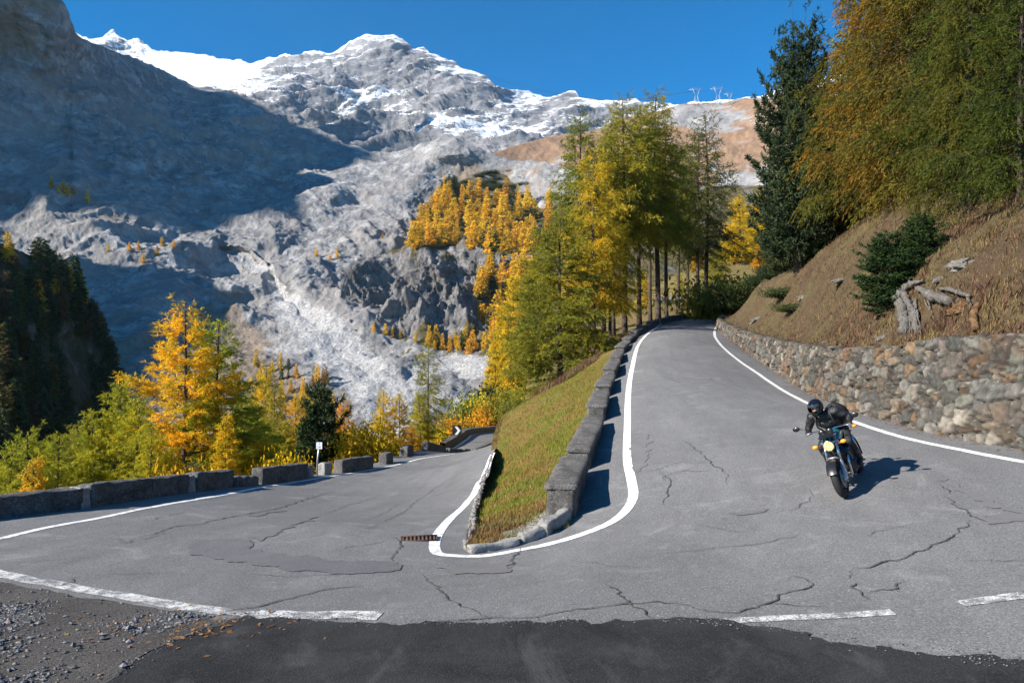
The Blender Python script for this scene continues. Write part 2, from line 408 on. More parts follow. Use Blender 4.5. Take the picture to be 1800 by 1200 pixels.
# cracks
M_CRACK = smat('crack', (0.035, 0.034, 0.034), (0.12, 0.115, 0.11), 7, 0.95)
CR = [([(205,945),(215,955),(228,955),(240,945),(275,938),(300,926),(345,922),(388,912),(470,898),(560,870),(600,863)], .045),
 ([(180,962),(240,950),(300,935)], .022), ([(250,918),(300,905),(345,898)], .02),
 ([(620,953),(700,905),(760,860),(800,835),(850,805)], .022), ([(640,915),(690,893),(700,885)], .02),
 ([(680,988),(697,968),(705,952),(690,942)], .035), ([(580,968),(640,958),(690,950)], .02),
 ([(390,1078),(450,1066),(505,1052),(560,1038),(640,1030)], .045), ([(740,1010),(770,1035),(800,1062),(850,1080),(870,1090)], .03), ([(850,1090),(905,1086),(960,1082),(1030,1069),(1100,1059),(1150,1058),(1270,1076)], .03),
 ([(1060,1024),(1095,1050),(1130,1075),(1145,1090)], .035), ([(1230,1073),(1290,1077),(1350,1065),(1380,1045),(1422,1035),(1428,1024),(1415,1014),(1385,1010)], .035),
 ([(1355,1062),(1420,1066),(1460,1066)], .018), ([(1490,1017),(1500,1005),(1535,992),(1590,982),(1640,962),(1680,938),(1715,915)], .035),
 ([(1518,1055),(1508,1045),(1498,1035),(1510,1024)], .035), ([(1520,1047),(1575,1035),(1584,1018)], .025), ([(1655,870),(1690,895),(1720,910),(1750,922)], .03), ([(1650,850),(1672,868)], .025),
 ([(1700,988),(1800,985)], .018), ([(1200,772),(1225,790),(1240,806),(1265,825),(1280,838),(1275,850)], .03), ([(1160,848),(1170,835),(1205,828),(1275,828)], .018), ([(1165,890),(1168,870),(1180,850),(1170,835),(1160,828)], .03),
 ([(1120,835),(1190,814),(1280,812)], .02), ([(895,1000),(905,975),(915,962)], .03), ([(100,1030),(128,1020),(138,1012)], .03), ([(50,988),(110,984),(140,978)], .02), ([(160,1012),(240,1008),(330,1006)], .015),
 ([(1150,655),(1200,676),(1320,676)], .02), ([(1110,675),(1300,673)], .02), ([(560,905),(620,885),(660,875)], .025), ([(1240,675),(1250,668),(1252,660)], .02), ([(1110,985),(1180,972),(1330,955),(1460,930)], .015),
 ([(1500,950),(1560,930),(1640,915)], .012), ([(1000,985),(1080,995),(1170,1000)], .012), ([(760,1092),(880,1086)], .03), ([(400,1010),(520,1014),(640,1008)], .012), ([(1380,905),(1420,880),(1425,860)], .012), ([(1220,920),(1290,935),(1340,930)], .012)]
b = Build()
for pts, w in CR:
    q = pxline(pts, False)
    if len(q) < 2: continue
    q = resample(q, 0.035); tt = np.arange(len(q)) * 0.035
    n1 = fbm(np.c_[q[:, :2] * 3.5, np.zeros(len(q))], 5, 31, .65); n2 = fbm(np.c_[q[:, :2] * 3.5, np.ones(len(q)) * 4], 5, 37, .65)
    q = q[:, :2] + 0.07 * np.c_[n1, n2]
    ribbon(b, q, w * 0.62, off=0.011, step=0.04, jit=0.9, taper=True)
o = b.obj('road_crack', M_CRACK); tag(o, kind='structure')

def sheet(name, poly, step, mat, off, rough=0.0, kind='structure', edge=0.0, tree=None):
    """sheet over a plan polygon, laid on the road"""
    from mathutils.geometry import delaunay_2d_cdt
    poly = resample(np.vstack([poly, poly[:1]]), step * 0.5)[:-1]
    if edge:
        poly = poly + edge * np.c_[fbm(np.c_[poly * 3.0, np.zeros(len(poly))], 5, 11, .6), fbm(np.c_[poly * 3.0, np.ones(len(poly)) * 7], 5, 13, .6)]
    lo, hi = poly.min(0), poly.max(0)
    gx, gy = np.meshgrid(np.arange(lo[0], hi[0], step), np.arange(lo[1], hi[1], step))
    g = np.c_[gx.ravel(), gy.ravel()]; g = g[inpoly(g, poly)]; g = g[polydist(g, np.vstack([poly, poly[:1]])) > step * .35]
    pts = np.vstack([poly, g]); n = len(poly)
    r = delaunay_2d_cdt([Vector(p) for p in pts], [], [list(range(n))], 1, 1e-5)
    V = np.array([[a.x, a.y, ground(a.x, a.y) + off] for a in r[0]])
    if rough: V[:, 2] += rough * fbm(V * [2.0, 2.0, 0], 4, 21)
    F3 = np.array([f for f in r[2] if len(f) == 3])
    o = link(name, mesh(name, V, F3, True), None, mat); tag(o, kind=kind); return o

# dark fresh asphalt of the lay-by in front
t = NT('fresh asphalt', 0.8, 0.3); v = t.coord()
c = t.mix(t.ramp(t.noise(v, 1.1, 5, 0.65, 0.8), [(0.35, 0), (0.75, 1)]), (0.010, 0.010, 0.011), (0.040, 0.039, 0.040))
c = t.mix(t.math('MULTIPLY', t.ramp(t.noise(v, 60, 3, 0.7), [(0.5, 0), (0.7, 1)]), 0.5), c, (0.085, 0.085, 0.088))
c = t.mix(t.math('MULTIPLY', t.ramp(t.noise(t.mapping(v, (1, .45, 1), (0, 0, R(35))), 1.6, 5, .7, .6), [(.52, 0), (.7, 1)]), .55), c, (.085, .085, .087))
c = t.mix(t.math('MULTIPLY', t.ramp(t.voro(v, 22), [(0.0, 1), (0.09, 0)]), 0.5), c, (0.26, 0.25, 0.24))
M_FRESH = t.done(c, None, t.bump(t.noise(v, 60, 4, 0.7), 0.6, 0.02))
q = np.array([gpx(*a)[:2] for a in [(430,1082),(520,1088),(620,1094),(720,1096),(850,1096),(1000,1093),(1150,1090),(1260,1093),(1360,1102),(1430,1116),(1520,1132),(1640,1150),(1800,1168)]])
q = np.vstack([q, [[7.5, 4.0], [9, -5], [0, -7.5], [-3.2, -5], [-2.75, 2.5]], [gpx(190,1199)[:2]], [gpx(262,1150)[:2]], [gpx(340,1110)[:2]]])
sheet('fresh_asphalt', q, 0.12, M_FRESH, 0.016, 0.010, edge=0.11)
# tar repairs
t = NT('tar repair', 0.75, 0.35); v = t.coord()
M_TAR = t.done(t.mix(t.math('MULTIPLY', t.ramp(t.noise(v, 45, 4, .75), [(.5, 0), (.66, 1)]), .5), t.mix(t.noise(v, 2.5, 6, 0.7), (0.078, 0.078, 0.081), (0.150, 0.150, 0.153)), (.27, .28, .29)), None, t.bump(t.noise(v, 80, 3, .7), .3, .01))
t = NT('brown repair', 0.9, 0.2); v = t.coord()
M_BRN = t.done(t.mix(t.noise(v, 3.5, 6, 0.7), (0.115, 0.112, 0.115), (0.185, 0.18, 0.183)), None, t.bump(t.noise(v, 80, 3, .7), .3, .01))
def pxpoly(pts): return np.array([gpx(*a)[:2] for a in pts])
for k, (pts, m) in enumerate([([(332,960),(345,950),(400,946),(440,950),(448,965),(500,975),(600,985),(700,988),(712,995),(700,1004),(620,1010),(540,1007),(460,995),(380,982),(335,972)], M_TAR),
  ([(440,945),(480,928),(535,910),(552,908),(548,914),(500,932),(455,950)], M_BRN), ([(770,998),(860,990),(900,990),(895,1006),(800,1008)], M_BRN),
  ([(1728,908),(1800,903),(1840,912),(1800,920),(1745,920)], M_BRN), ([(1283,900),(1340,896),(1345,900),(1290,907)], M_TAR), ([(430,905),(480,894),(498,897),(450,908)], M_BRN),
  ([(1116,760),(1140,765),(1142,800),(1124,830),(1114,830),(1112,790)], M_BRN), ([(1640,848),(1655,845),(1760,900),(1800,905),(1790,900),(1700,860),(1665,838)], M_BRN)]):
    o = sheet('road_repair', pxpoly(pts), 0.12, m, 0.0085 , 0, edge=0.13)
# rust drain grate
gp = gpx(737, 947)
b = Build()
for k in range(9): b.box((-.24 + k * .06, 0, .008), (.04, .26, .010))
for s in (-1, 1): b.box((0, s * .14, .009), (.56, .03, .016)); b.box((s * .275, 0, .009), (.02, .25, .0155))
b.box((0, 0, .001), (.55, .27, .008)); o = b.obj('drain_grate', smat('rusty iron', (0.06, 0.035, 0.028), (0.11, 0.06, 0.04), 12, .8)); o.location = (gp[0], gp[1], gp[2] + .004); o.rotation_euler = (0, 0, R(8))
tag(o, 'rusty rectangular drain grate let into the asphalt beside the hairpin nose', 'drain grate')

# ================================================================== rest of the near ground
tp = []
for k in range(330, 420 - 30, 10):                                   # down from the lower road's outer edge
    pass
for k in range(200, 400, 12):
    pt = _out[k]; nr = _out[min(k + 2, 419)] - _out[k - 2]; nr = np.array([-nr[1], nr[0]]); nr /= np.linalg.norm(nr)
    c0 = _in[k] - _out[k]
    if nr @ c0 > 0: nr = -nr
    z0 = float(H([pt])[0])
    tp.append((*pt, z0 - .25))
    if pt[0] < -3: tp.append((*(pt + nr * 3.5), z0 - 2.4)); tp.append((*(pt + nr * 12), z0 - 8)); 
for k in list(range(0, 120, 12)):
    tp.append((*_in[k], float(H([_in[k]])[0]) - .35))
tp += [P(985,668,41), P(1040,627,47), P(1100,598,54), P(1160,566,60.5), P(1235,551,68), P(1290,546,72), P(1005,650,41), P(1085,607,48.5), P(920,722,33), P(960,690,34.5),
       P(880,697,62), P(930,660,60), P(850,707,76), P(800,735,82), P(740,790,72), P(700,806,70), P(800,772,68), P(885,760,86), P(900,735,84), P(940,700,80), P(960,640,80), P(1040,590,85),
       (-20, 100, -24), (0, 110, -11), (20, 110, -4), (-60, 60, -45), (-60, 100, -50), (-60, 10, -35), (-40, -20, -18), (-50, 140, -50), (0, 150, -11), (40, 150, 6), (-25, 75, -19), (-12, 75, -11.5),
       P(1290,540,86), P(1250,534,92), P(1200,533,95), P(1150,540,96), P(1320,470,115), P(1340,440,125), P(1240,500,112), P(1150,515,120), (60, 120, 20), (60, 80, 8), (28, 78, 4), (45, 60, 5), (0, -30, -1.2), (25, -25, 0), (-20, -30, -3), (-18, 0, -5), (25, 20, 2)]
tp = np.array([np.asarray(p, float) for p in tp]); TT = TPS(tp[:, :2], tp[:, 2], 3e-3)
gx = np.concatenate([np.arange(-75, -20, 1.2), np.arange(-20, 26, 0.6), np.arange(26, 66, 1.2)]); gy = np.concatenate([np.arange(-36, 8, 1.5), np.arange(8, 90, 0.6), np.arange(90, 160, 1.4)])
GX, GY = np.meshgrid(gx, gy, indexing='ij'); txy = np.c_[GX.ravel(), GY.ravel()]
tz = TT(txy) + 0.25 * fbm(np.c_[txy * 0.22, np.zeros(len(txy))], 5, 41)
inr = inpoly(txy, ROADPOLY); dr = polydist(txy, np.vstack([ROADPOLY[::6], ROADPOLY[:1]]))
hz = H(txy)
tz = np.where(inr, np.minimum(tz, hz - 0.9), np.where(dr < 2.0, np.minimum(tz, hz - .14 - .35 * np.clip(dr, 0, 2) * 0.3), tz))
t = NT('mountain turf', 0.95, 0.1); v = t.coord()
c = t.mix(t.ramp(t.noise(v, 0.25, 5, .6), [(.35, 0), (.65, 1)]), (0.17, 0.11, 0.05), (0.10, 0.105, 0.03))
c = t.mix(t.math('MULTIPLY', t.ramp(t.noise(v, 1.6, 6, .7), [(.45, 0), (.7, 1)]), .7), c, (0.20, 0.155, 0.085))
c = t.mix(t.math('MULTIPLY', t.ramp(t.noise(v, 9, 5, .7), [(.5, 0), (.75, 1)]), .6), c, (0.05, 0.04, 0.022))
M_TURF = t.done(c, None, t.bump(t.noise(v, 6, 6, .7), .9, .12))
_px = 900 + F * txy[:, 0] / np.maximum(txy[:, 1], 1); _pr = np.interp(txy[:, 1], [38, 57, 66, 76, 92], [797, 796, 780, 771, 765])
tz = np.where((_px > 768) & (_px < 925) & (txy[:, 1] > 40) & (txy[:, 1] < 93), np.minimum(tz, (HOR - _pr) * txy[:, 1] / F), tz)
tme = mesh('ground', np.c_[txy, tz], grid_faces(len(gx), len(gy))[:, ::-1], True)
tag(link('ground', tme, None, M_TURF), kind='structure'); TB = bvh(tme)

# second stretch of road, lower down
b = Build()
lf = [P(784,792,57), P(800,782,60), P(815,772,66), P(832,763,76), P(890,756,92)]; rt = [P(868,794,55), P(880,788,57), P(900,780,62), P(912,772,72), P(912,764,90)]
A = catmull(lf, 30); B = catmull(rt, 30); w = np.linspace(0, 1, 8)[None, :, None]
b.add((A[:, None] * (1 - w) + B[:, None] * w).reshape(-1, 3), grid_faces(30, 8)); tag(b.obj('road', M_ASPH), kind='structure')
b = Build(); A2 = A + np.array([0.25, 0, .02]); b.add((A2[:, None] + np.linspace(0, .22, 2)[None, :, None] * np.array([1, .2, 0])).reshape(-1, 3) , grid_faces(30, 2)); tag(b.obj('road_marking', M_PAINT), kind='structure')
LOWER_LEFT = A

# ================================================================== grass bank between the two roads
lowE = [gpx(818, 966)] + [P(836, 890, 14.4), P(851, 842, 19.4), P(866, 797, 28)]
up = catmull([(0.9, 10.75), (1.2, 12.2), (1.85, 15.5), (2.6, 19.3), (3.2, 23), (3.9, 26.6), (4.7, 30.7), (5.6, 34.8), (7.0, 40.5), (9, 47)], 90)
lo_ = catmull([lowE[0][:2], (-.80, 14.4), (-.79, 19.4), (-.76, 28), (-.4, 30.5), (.5, 31.5), (1.9, 33.3), (3.8, 37.5), (6.3, 46), (7.8, 49)], 90)
loz = catmull(np.array([[lowE[0][2], 0], [-3.3, 0], [-3.72, 0], [-4.3, 0], [-3.85, 0], [-2.95, 0], [-2.15, 0], [-1.2, 0], [-.05, 0], [.5, 0]]), 90)[:, 0]
upz = np.array([float(H([q])[0]) for q in up]) - 0.02
# both edges are re-timed so that rows run square across
NW = 34; w = np.linspace(0, 1, NW)
rows = []
for i in range(90):
    a = np.array([*lo_[i], loz[i]]); c_ = np.array([*up[i], upz[i]])
    r = a[None] * (1 - w[:, None]) + c_[None] * w[:, None]
    r[:, 2] += 0.22 * np.sin(np.pi * w) * min(1, i / 20.)
    rows.append(r)
G = np.array(rows)
d = fbm(np.c_[G.reshape(-1, 3)[:, :2] * 1.3, np.zeros(90 * NW)], 4, 51).reshape(90, NW) * .05
G[:, 1:-1, 2] += d[:, 1:-1]
skirt = G[:, :1].copy(); skirt[:, :, 2] -= 1.6; skirt[:, :, 0] -= np.linspace(0, .5, 90)[:, None]
skirt[:45, :, 2] += 1.2; skirt[:45, :, 0] = G[:45, :1, 0] + .02
endr = np.concatenate([skirt, G], 1)
front = endr[:1].copy(); front[..., 2] -= .6; front[..., 1] += .05; endr = np.concatenate([front, endr], 0)
t = NT('bank turf', 0.95, 0.1); v = t.coord()
c = t.mix(t.ramp(t.noise(v, 0.9, 5, .6), [(.4, 0), (.6, 1)]), (0.15, 0.14, 0.035), (0.20, 0.13, 0.05))
c = t.mix(t.math('MULTIPLY', t.ramp(t.noise(v, 12, 5, .7), [(.45, 0), (.75, 1)]), .7), c, (0.06, 0.05, 0.02))
M_BANK = t.done(c, None, t.bump(t.noise(v, 25, 5, .7), .9, .05))
bankme = mesh('grass_bank', endr.reshape(-1, 3), grid_faces(91, NW + 1)[:, ::-1], True)
tag(link('grass_bank', bankme, None, M_BANK), kind='structure'); BB = bvh(bankme)

_wp = np.vstack([lo_, up[::-1]]); _in2 = inpoly(txy, _wp) & ~inr
for k in np.nonzero(_in2)[0]:
    z = down(BB, *txy[k])
    if z is not None: tme.vertices[int(k)].co.z = min(tz[k], z - .45)
tme.update(); TB = bvh(tme)
# blades: numpy tufts on a surface
def blades(name, pts, hmin, hmax, width, mat, lean=.5, cols=None, seed=1):
    g = np.random.default_rng(seed); n = len(pts); pts = np.asarray(pts)
    th = g.uniform(0, 2 * np.pi, n); h = g.uniform(hmin, hmax, n) * (0.6 + .8 * sstep(-.4, .5, fbm(np.c_[pts[:, :2] * 1.1, np.zeros(n)], 3, 61)))
    d = np.c_[np.cos(th), np.sin(th), np.zeros(n)]; s = np.c_[-d[:, 1], d[:, 0], np.zeros(n)] * (width * g.uniform(.6, 1.4, n))[:, None]
    ln = g.uniform(.1, lean, n)[:, None] * h[:, None]
    a, b_, c_ = pts - s, pts + s, pts + d * ln * .35 + np.array([0, 0, 1]) * (h * .6)[:, None]
    tip = pts + d * ln + np.array([0, 0, 1]) * h[:, None]
    V = np.stack([a, b_, c_ + s * .6, c_ - s * .6, tip], 1).reshape(-1, 3); k = np.arange(n) * 5
    tint = np.repeat(np.clip(g.uniform(0, 1, n) * .45 + .55 * sstep(-.28, .28, fbm(np.c_[pts[:, :2] * 1.2, np.zeros(n)], 4, 71)), 0, 1), 5)
    me = mesh(name, V, [np.stack([k, k + 1, k + 2, k + 3], 1), np.stack([k + 3, k + 2, k + 4], 1)], True, {'tint': tint}, [mat])
    return tag(link(name, me), kind='stuff')
def leafmat(name, stops, trans=.35, objcol=False):
    t = NT(name, 0.75, 0.15); c = t.ramp(t.attr('tint'), stops)
    if objcol:
        oi = t.n.new('ShaderNodeObjectInfo'); c = t.mix(1.0, c, oi.outputs['Color'], 'MULTIPLY')
    t.set(t.b.inputs['Base Color'], c)
    tr = t.n.new('ShaderNodeBsdfTranslucent'); t.l(c, tr.inputs[0]); mx = t.n.new('ShaderNodeMixShader'); mx.inputs[0].default_value = trans
    t.l(t.b.outputs[0], mx.inputs[1]); t.l(tr.outputs[0], mx.inputs[2]); t.l(mx.outputs[0], t.n['Material Output'].inputs[0]); return t.m
def on_faces(V4, n, seed, lim=None):
    """random points on a row/column grid of points"""
    g = np.random.default_rng(seed); nu, nv = V4.shape[:2]
    q = np.stack([V4[:-1, :-1], V4[1:, :-1], V4[1:, 1:], V4[:-1, 1:]], 2).reshape(-1, 4, 3)
    ar = np.linalg.norm(np.cross(q[:, 1] - q[:, 0], q[:, 3] - q[:, 0]), axis=1)
    wt_ = ar / (np.linalg.norm(q.mean(1), axis=1) ** 1.0)
    k = g.choice(len(q), n, p=wt_ / wt_.sum()); u, v_ = g.uniform(0, 1, (2, n, 1))
    return (q[k, 0] * (1 - u) * (1 - v_) + q[k, 1] * u * (1 - v_) + q[k, 2] * u * v_ + q[k, 3] * (1 - u) * v_)
M_GRASS = leafmat('grass', [(0.0, (0.27, 0.15, 0.05)), (0.35, (0.30, 0.22, 0.06)), (0.6, (0.24, 0.235, 0.035)), (1, (0.15, 0.20, 0.024))], .3)
M_DRY = leafmat('dry grass', [(0.0, (0.10, 0.05, 0.032)), (0.4, (0.17, 0.10, 0.055)), (0.75, (0.25, 0.17, 0.085)), (1, (0.16, 0.14, 0.045))], .25)
pts = on_faces(G[:62], 60000, 3); blades('grass', pts, .03, .10, .006, M_GRASS, .9, seed=5)
pts = on_faces(G[50:, :14], 9000, 4); blades('dry_grass', pts, .10, .42, .012, M_DRY, .7, seed=6)
pts = np.vstack([on_faces(G[:50, :3], 5000, 8), on_faces(G[:6], 2500, 9)]); blades('dry_grass', pts, .04, .12, .006, M_DRY, .9, seed=7)
# ================================================================== dry stone retaining wall
WB = catmull([(21,62),(18.4,57.2),(15.9,52.2),(13.9,46),(12.4,39),(11.1,32),(9.95,26),(8.95,21),(8.25,16.5),(8.15,13),(8.5,11.2),(9.5,9),(11.2,6.2),(13.8,4)], 400)
WB = resample(WB, 0.035)
_wh = np.array([(62,.5),(48,.62),(39,.75),(32,.95),(26,1.15),(21,1.37),(16.5,1.5),(13,1.85),(11.2,1.95),(4,2.1)])
wh = np.interp(WB[:, 1], _wh[::-1, 0], _wh[::-1, 1])
wz = H(WB) - .03
NS = len(WB); NH = 60
sarc = np.arange(NS) * 0.035
tgw = np.gradient(WB, axis=0); tgw /= np.linalg.norm(tgw, axis=1)[:, None]
nrw = np.c_[tgw[:, 1], -tgw[:, 0]]                       # towards the road
if (nrw[200] @ np.array([-1, 0])) < 0: nrw = -nrw
vv = np.linspace(0, 1, NH)
S, V_ = np.meshgrid(sarc, vv, indexing='ij'); Hh = V_ * wh[:, None]
# cellular stones
def cells(S, Hh, cs, ch, seed):
    wob = 0.10 * perlin(np.c_[S.ravel() * 2.2, Hh.ravel() * 2.2, np.zeros(S.size)], 3).reshape(S.shape), 0.10 * perlin(np.c_[S.ravel() * 2.2, Hh.ravel() * 2.2, np.ones(S.size) * 5], 4).reshape(S.shape)
    x, y = (S + wob[0]) / cs, (Hh + wob[1]) / ch
    ix, iy = np.floor(x).astype(np.int64), np.floor(y).astype(np.int64)
    f1 = np.full(x.shape, 9.0); f2 = f1.copy(); cid = np.zeros(x.shape, np.uint32)
    for dx in (-1, 0, 1):
        for dy in (-1, 0, 1):
            h = _hash((ix + dx).ravel(), (iy + dy).ravel(), np.zeros(x.size, np.int64), seed).reshape(x.shape)
            jx = (h & np.uint32(1023)) / 1023.0; jy = ((h >> np.uint32(10)) & np.uint32(1023)) / 1023.0
            ax_, ay_ = np.abs(ix + dx + .5 + (jx - .5) * .95 - x), np.abs(iy + dy + .5 + (jy - .5) * .95 - y); rt_ = ((h >> np.uint32(4)) & np.uint32(63)) / 63.0; d = .45 * np.hypot(ax_, ay_) + .55 * np.maximum(ax_ * (.75 + .5 * rt_), ay_ * (1.25 - .5 * rt_))
            nf = d < f1; f2 = np.where(nf, f1, np.minimum(f2, d)); cid = np.where(nf, h, cid); f1 = np.where(nf, d, f1)
    return f1, f2, cid
f1, f2, cid = cells(S, Hh, .33, .27, 5)
g1, g2, cid2 = cells(S, Hh, .15, .13, 9)
small = ((cid >> np.uint32(20)) & np.uint32(15)) < 5     # some stones are packed from small ones
e = np.where(small, np.minimum((f2 - f1) * .25, (g2 - g1) * .13), (f2 - f1) * .25)
cc = np.where(small, cid2, cid)
r0 = ((cc >> np.uint32(3)) & np.uint32(255)) / 255.0; r1 = ((cc >> np.uint32(13)) & np.uint32(255)) / 255.0; r2 = ((cc >> np.uint32(7)) & np.uint32(255)) / 255.0
rough = fbm(np.c_[S.ravel() * 9, Hh.ravel() * 9, r0.ravel() * 50], 4, 12).reshape(S.shape)
disp = .095 * sstep(0, .035, e) * (.5 + .7 * r1) + .03 * rough + .03 * r0
tilt = .05 * (r2 - .5) * np.sin(S * 9 + r0 * 40) + .05 * (r0 - .5) * np.sin(Hh * 9 + r1 * 40) ; disp = disp + tilt
topn = .05 * fbm(np.c_[sarc * 3, np.zeros(NS), np.zeros(NS)], 3, 14) + .07 * (np.where(small, r1, r0)[:, -1] - .5)
Wp = np.empty((NS, NH, 3))
Wp[..., :2] = WB[:, None] + nrw[:, None] * (disp - .12 * V_ * wh[:, None])[..., None]
Wp[..., 2] = wz[:, None] + Hh + topn[:, None] * V_ ** 4
# cap running back into the hill
cap = Wp[:, -1:].repeat(4, 1); 
for k, d in enumerate((.06, .18, .32, .40)):
    cap[:, k, :2] = WB - nrw * (d + .12 * wh[:, None] * 1); cap[:, k, 2] += .012 - .02 * k + .02 * rough[:, (k * 7) % NH] - (.3 if k == 3 else 0)
pal = np.array([[.33,.32,.31],[.26,.255,.25],[.40,.38,.35],[.22,.225,.22],[.36,.30,.24],[.30,.20,.13],[.25,.26,.235],[.43,.40,.35],[.34,.24,.16],[.24,.21,.195],[.29,.285,.265],[.38,.35,.32]])
hue = pal[((cc >> np.uint32(5)) % np.uint32(len(pal))).astype(int)] * (.24 + .42 * r2)[..., None]
hue = hue * (1 + .55 * rough[..., None]) * np.array([.84, .81, .76])
orange = sstep(.25, .6, fbm(np.c_[S.ravel() * .5, Hh.ravel() * .7, np.zeros(S.size)], 3, 19).reshape(S.shape) + .25 * (1 - V_) - .05)[..., None]
hue = hue * (1 - orange * .45) + orange * .45 * np.array([.20, .105, .055])
mort = (1 - sstep(.006, .042, e))[..., None]; hue = hue * (1 - mort * .85) + mort * .85 * np.array([.04, .037, .034])
capc = hue[:, -1:].repeat(4, 1) * .9
Vw = np.concatenate([Wp, cap], 1); Cw = np.concatenate([hue, capc], 1)
t = NT('wall stone', 0.9, 0.2); v = t.coord()
c = t.mix(t.math('MULTIPLY', t.ramp(t.noise(v, 22, 5, .7), [(.35, 0), (.7, 1)]), .5), t.attr('col', 'Color'), (0.46, 0.45, 0.43), 'MULTIPLY')
c = t.mix(t.math('MULTIPLY', t.ramp(t.noise(v, 11, 5, .7), [(.58, 0), (.7, 1)]), .35), c, (0.38, 0.37, 0.35))
M_STONE = t.done(c, None, t.bump(t.noise(v, 40, 5, .7), .6, .015))
me = mesh('stone_wall', Vw.reshape(-1, 3), grid_faces(NS, NH + 4), True, {'col': np.clip(Cw.reshape(-1, 3), 0.02, 1)}, [M_STONE])
tag(link('retaining_wall', me), 'curved rubble stone retaining wall in grey and rust along the upper road', 'stone wall')
WTOP = Vw[:, -2]

# ================================================================== hillside above the wall
hp = [WTOP[k] for k in range(0, NS, 45)]
hp += [P(1300,520,47), P(1360,490,40), P(1440,445,33), P(1540,402,26), P(1650,375,21.5), P(1740,370,18.5), P(1800,360,16.6), P(1400,550,27.5), P(1500,540,19.8), P(1600,500,17.5), P(1700,500,14.3), P(1800,500,12.6), P(1560,460,21),
       P(1330,552,37), (18, 52, 4.0), (20, 57, 4.3), (22, 61.5, 4.6), (17,46,4.5), (19,40,5.3), P(1750,430,15.5), P(1420,500,28.5), P(1480,470,25), (24, 44, 6.2), (30, 60, 9), (30, 30, 10), (26, 20, 10.5), (40, 40, 16), (24, 10, 9), (16, 4, 4.2), (22, -6, 6), (40, 10, 18), (24, 70, 6.5), (45, 65, 18)]
hp = np.array([np.asarray(p, float) for p in hp]); HT = TPS(hp[:, :2], hp[:, 2], 2e-3)
base = resample(WTOP[:, :2], n=330)
far_ = catmull([(46, 66), (46, 60), (45, 54), (44, 46), (42, 38), (40, 30), (38, 24), (35, 18), (33, 12), (30, 6), (28, 2), (26, -2), (24, -6)], 330)
ww = np.linspace(0, 1, 120)[None, :, None] ** 1.6
hg = base[:, None] * (1 - ww) + far_[:, None] * ww
hxy = hg.reshape(-1, 2); hzz = HT(hxy)
edge = np.minimum(1, ww[0, :, 0] * 12)[None, :].repeat(330, 0).ravel()
hzz = hzz + edge * (.22 * fbm(np.c_[hxy * .45, np.zeros(len(hxy))], 5, 81) + .10 * ridged(np.c_[hxy * 1.3, np.zeros(len(hxy))], 4, 85))
hw = np.repeat(np.interp(np.linspace(0, 1, 330), np.linspace(0, 1, NS), WTOP[:, 2]), 120)
hzz = np.where(edge < 1, hw * (1 - edge) + hzz * edge, hzz)
HG = np.c_[hxy, hzz].reshape(330, 120, 3)
t = NT('hillside turf', 0.95, 0.1); v = t.coord()
c = t.mix(t.ramp(t.noise(v, 0.45, 5, .65), [(.38, 0), (.62, 1)]), (0.105, 0.070, 0.045), (0.125, 0.10, 0.05))
c = t.mix(t.math('MULTIPLY', t.ramp(t.noise(v, 2.6, 6, .7), [(.48, 0), (.7, 1)]), .75), c, (0.065, 0.047, 0.032))
c = t.mix(t.math('MULTIPLY', t.ramp(t.noise(t.mapping(v, (1, 1, 1.4)), 5, 6, .75), [(.55, 0), (.72, 1)]), .6), c, (0.21, 0.175, 0.13))
c = t.mix(t.math('MULTIPLY', t.ramp(t.noise(v, 15, 5, .7), [(.5, 0), (.7, 1)]), .7), c, (0.04, 0.028, 0.02))
M_HILL = t.done(c, None, t.bump(t.noise(v, 9, 6, .75), 1.0, .10))
hme = mesh('hillside', HG.reshape(-1, 3), grid_faces(330, 120), True)
tag(link('hillside', hme, None, M_HILL), kind='structure'); HB = bvh(hme)
pts = on_faces(HG[:, :95], 60000, 13); blades('dry_grass', pts, .03, .13, .009, M_DRY, 1.9, seed=15)
pts = on_faces(HG[140:, :60], 30000, 16); pts = pts[fbm(np.c_[pts[:, :2] * .9, np.zeros(len(pts))], 4, 29) > -.15]; blades('dry_grass', pts, .04, .17, .008, M_DRY, 1.8, seed=17)
M_BRUSH = leafmat('heather', [(0, (.10, .05, .038)), (.5, (.15, .085, .05)), (1, (.19, .15, .055))], .2)
pts = on_faces(HG[215:, :70], 16000, 18); pts = pts[fbm(np.c_[pts[:, :2] * .8, np.zeros(len(pts))], 3, 19) > .0]
blades('undergrowth', pts, .06, .24, .016, M_BRUSH, 1.6, seed=20)

# ================================================================== concrete guard blocks
t = NT('weathered concrete', 0.93, 0.15); v = t.coord(); og = t.n.new('ShaderNodeNewGeometry')
nz = t.sep(og.outputs['Normal'])[2]
c = t.mix(t.ramp(t.noise(v, 3, 6, .7), [(.35, 0), (.65, 1)]), (0.095, 0.09, 0.085), (0.215, 0.205, 0.195))
c = t.mix(t.math('MULTIPLY', t.ramp(t.noise(v, 26, 5, .75), [(.45, 0), (.6, 1)]), .8), c, (0.045, 0.043, 0.04))
c = t.mix(t.math('MULTIPLY', t.ramp(t.noise(v, 9, 6, .7), [(.58, 0), (.68, 1)]), .6), c, (0.36, 0.355, 0.33))
M_CONC = t.done(c, None, t.bump(t.noise(v, 30, 6, .8), 1.0, .03))
t = NT('grey stone', 0.9, 0.2); v = t.coord()
c = t.mix(t.ramp(t.noise(v, 4, 6, .7), [(.35, 0), (.65, 1)]), (0.22, 0.21, 0.20), (0.40, 0.39, 0.37)); c = t.mix(t.math('MULTIPLY', t.ramp(t.noise(v, 30, 5, .7), [(.5, 0), (.65, 1)]), .6), c, (0.10, 0.095, 0.09))
M_ROCK = t.done(c, None, t.bump(t.noise(v, 18, 6, .75), .9, .03))
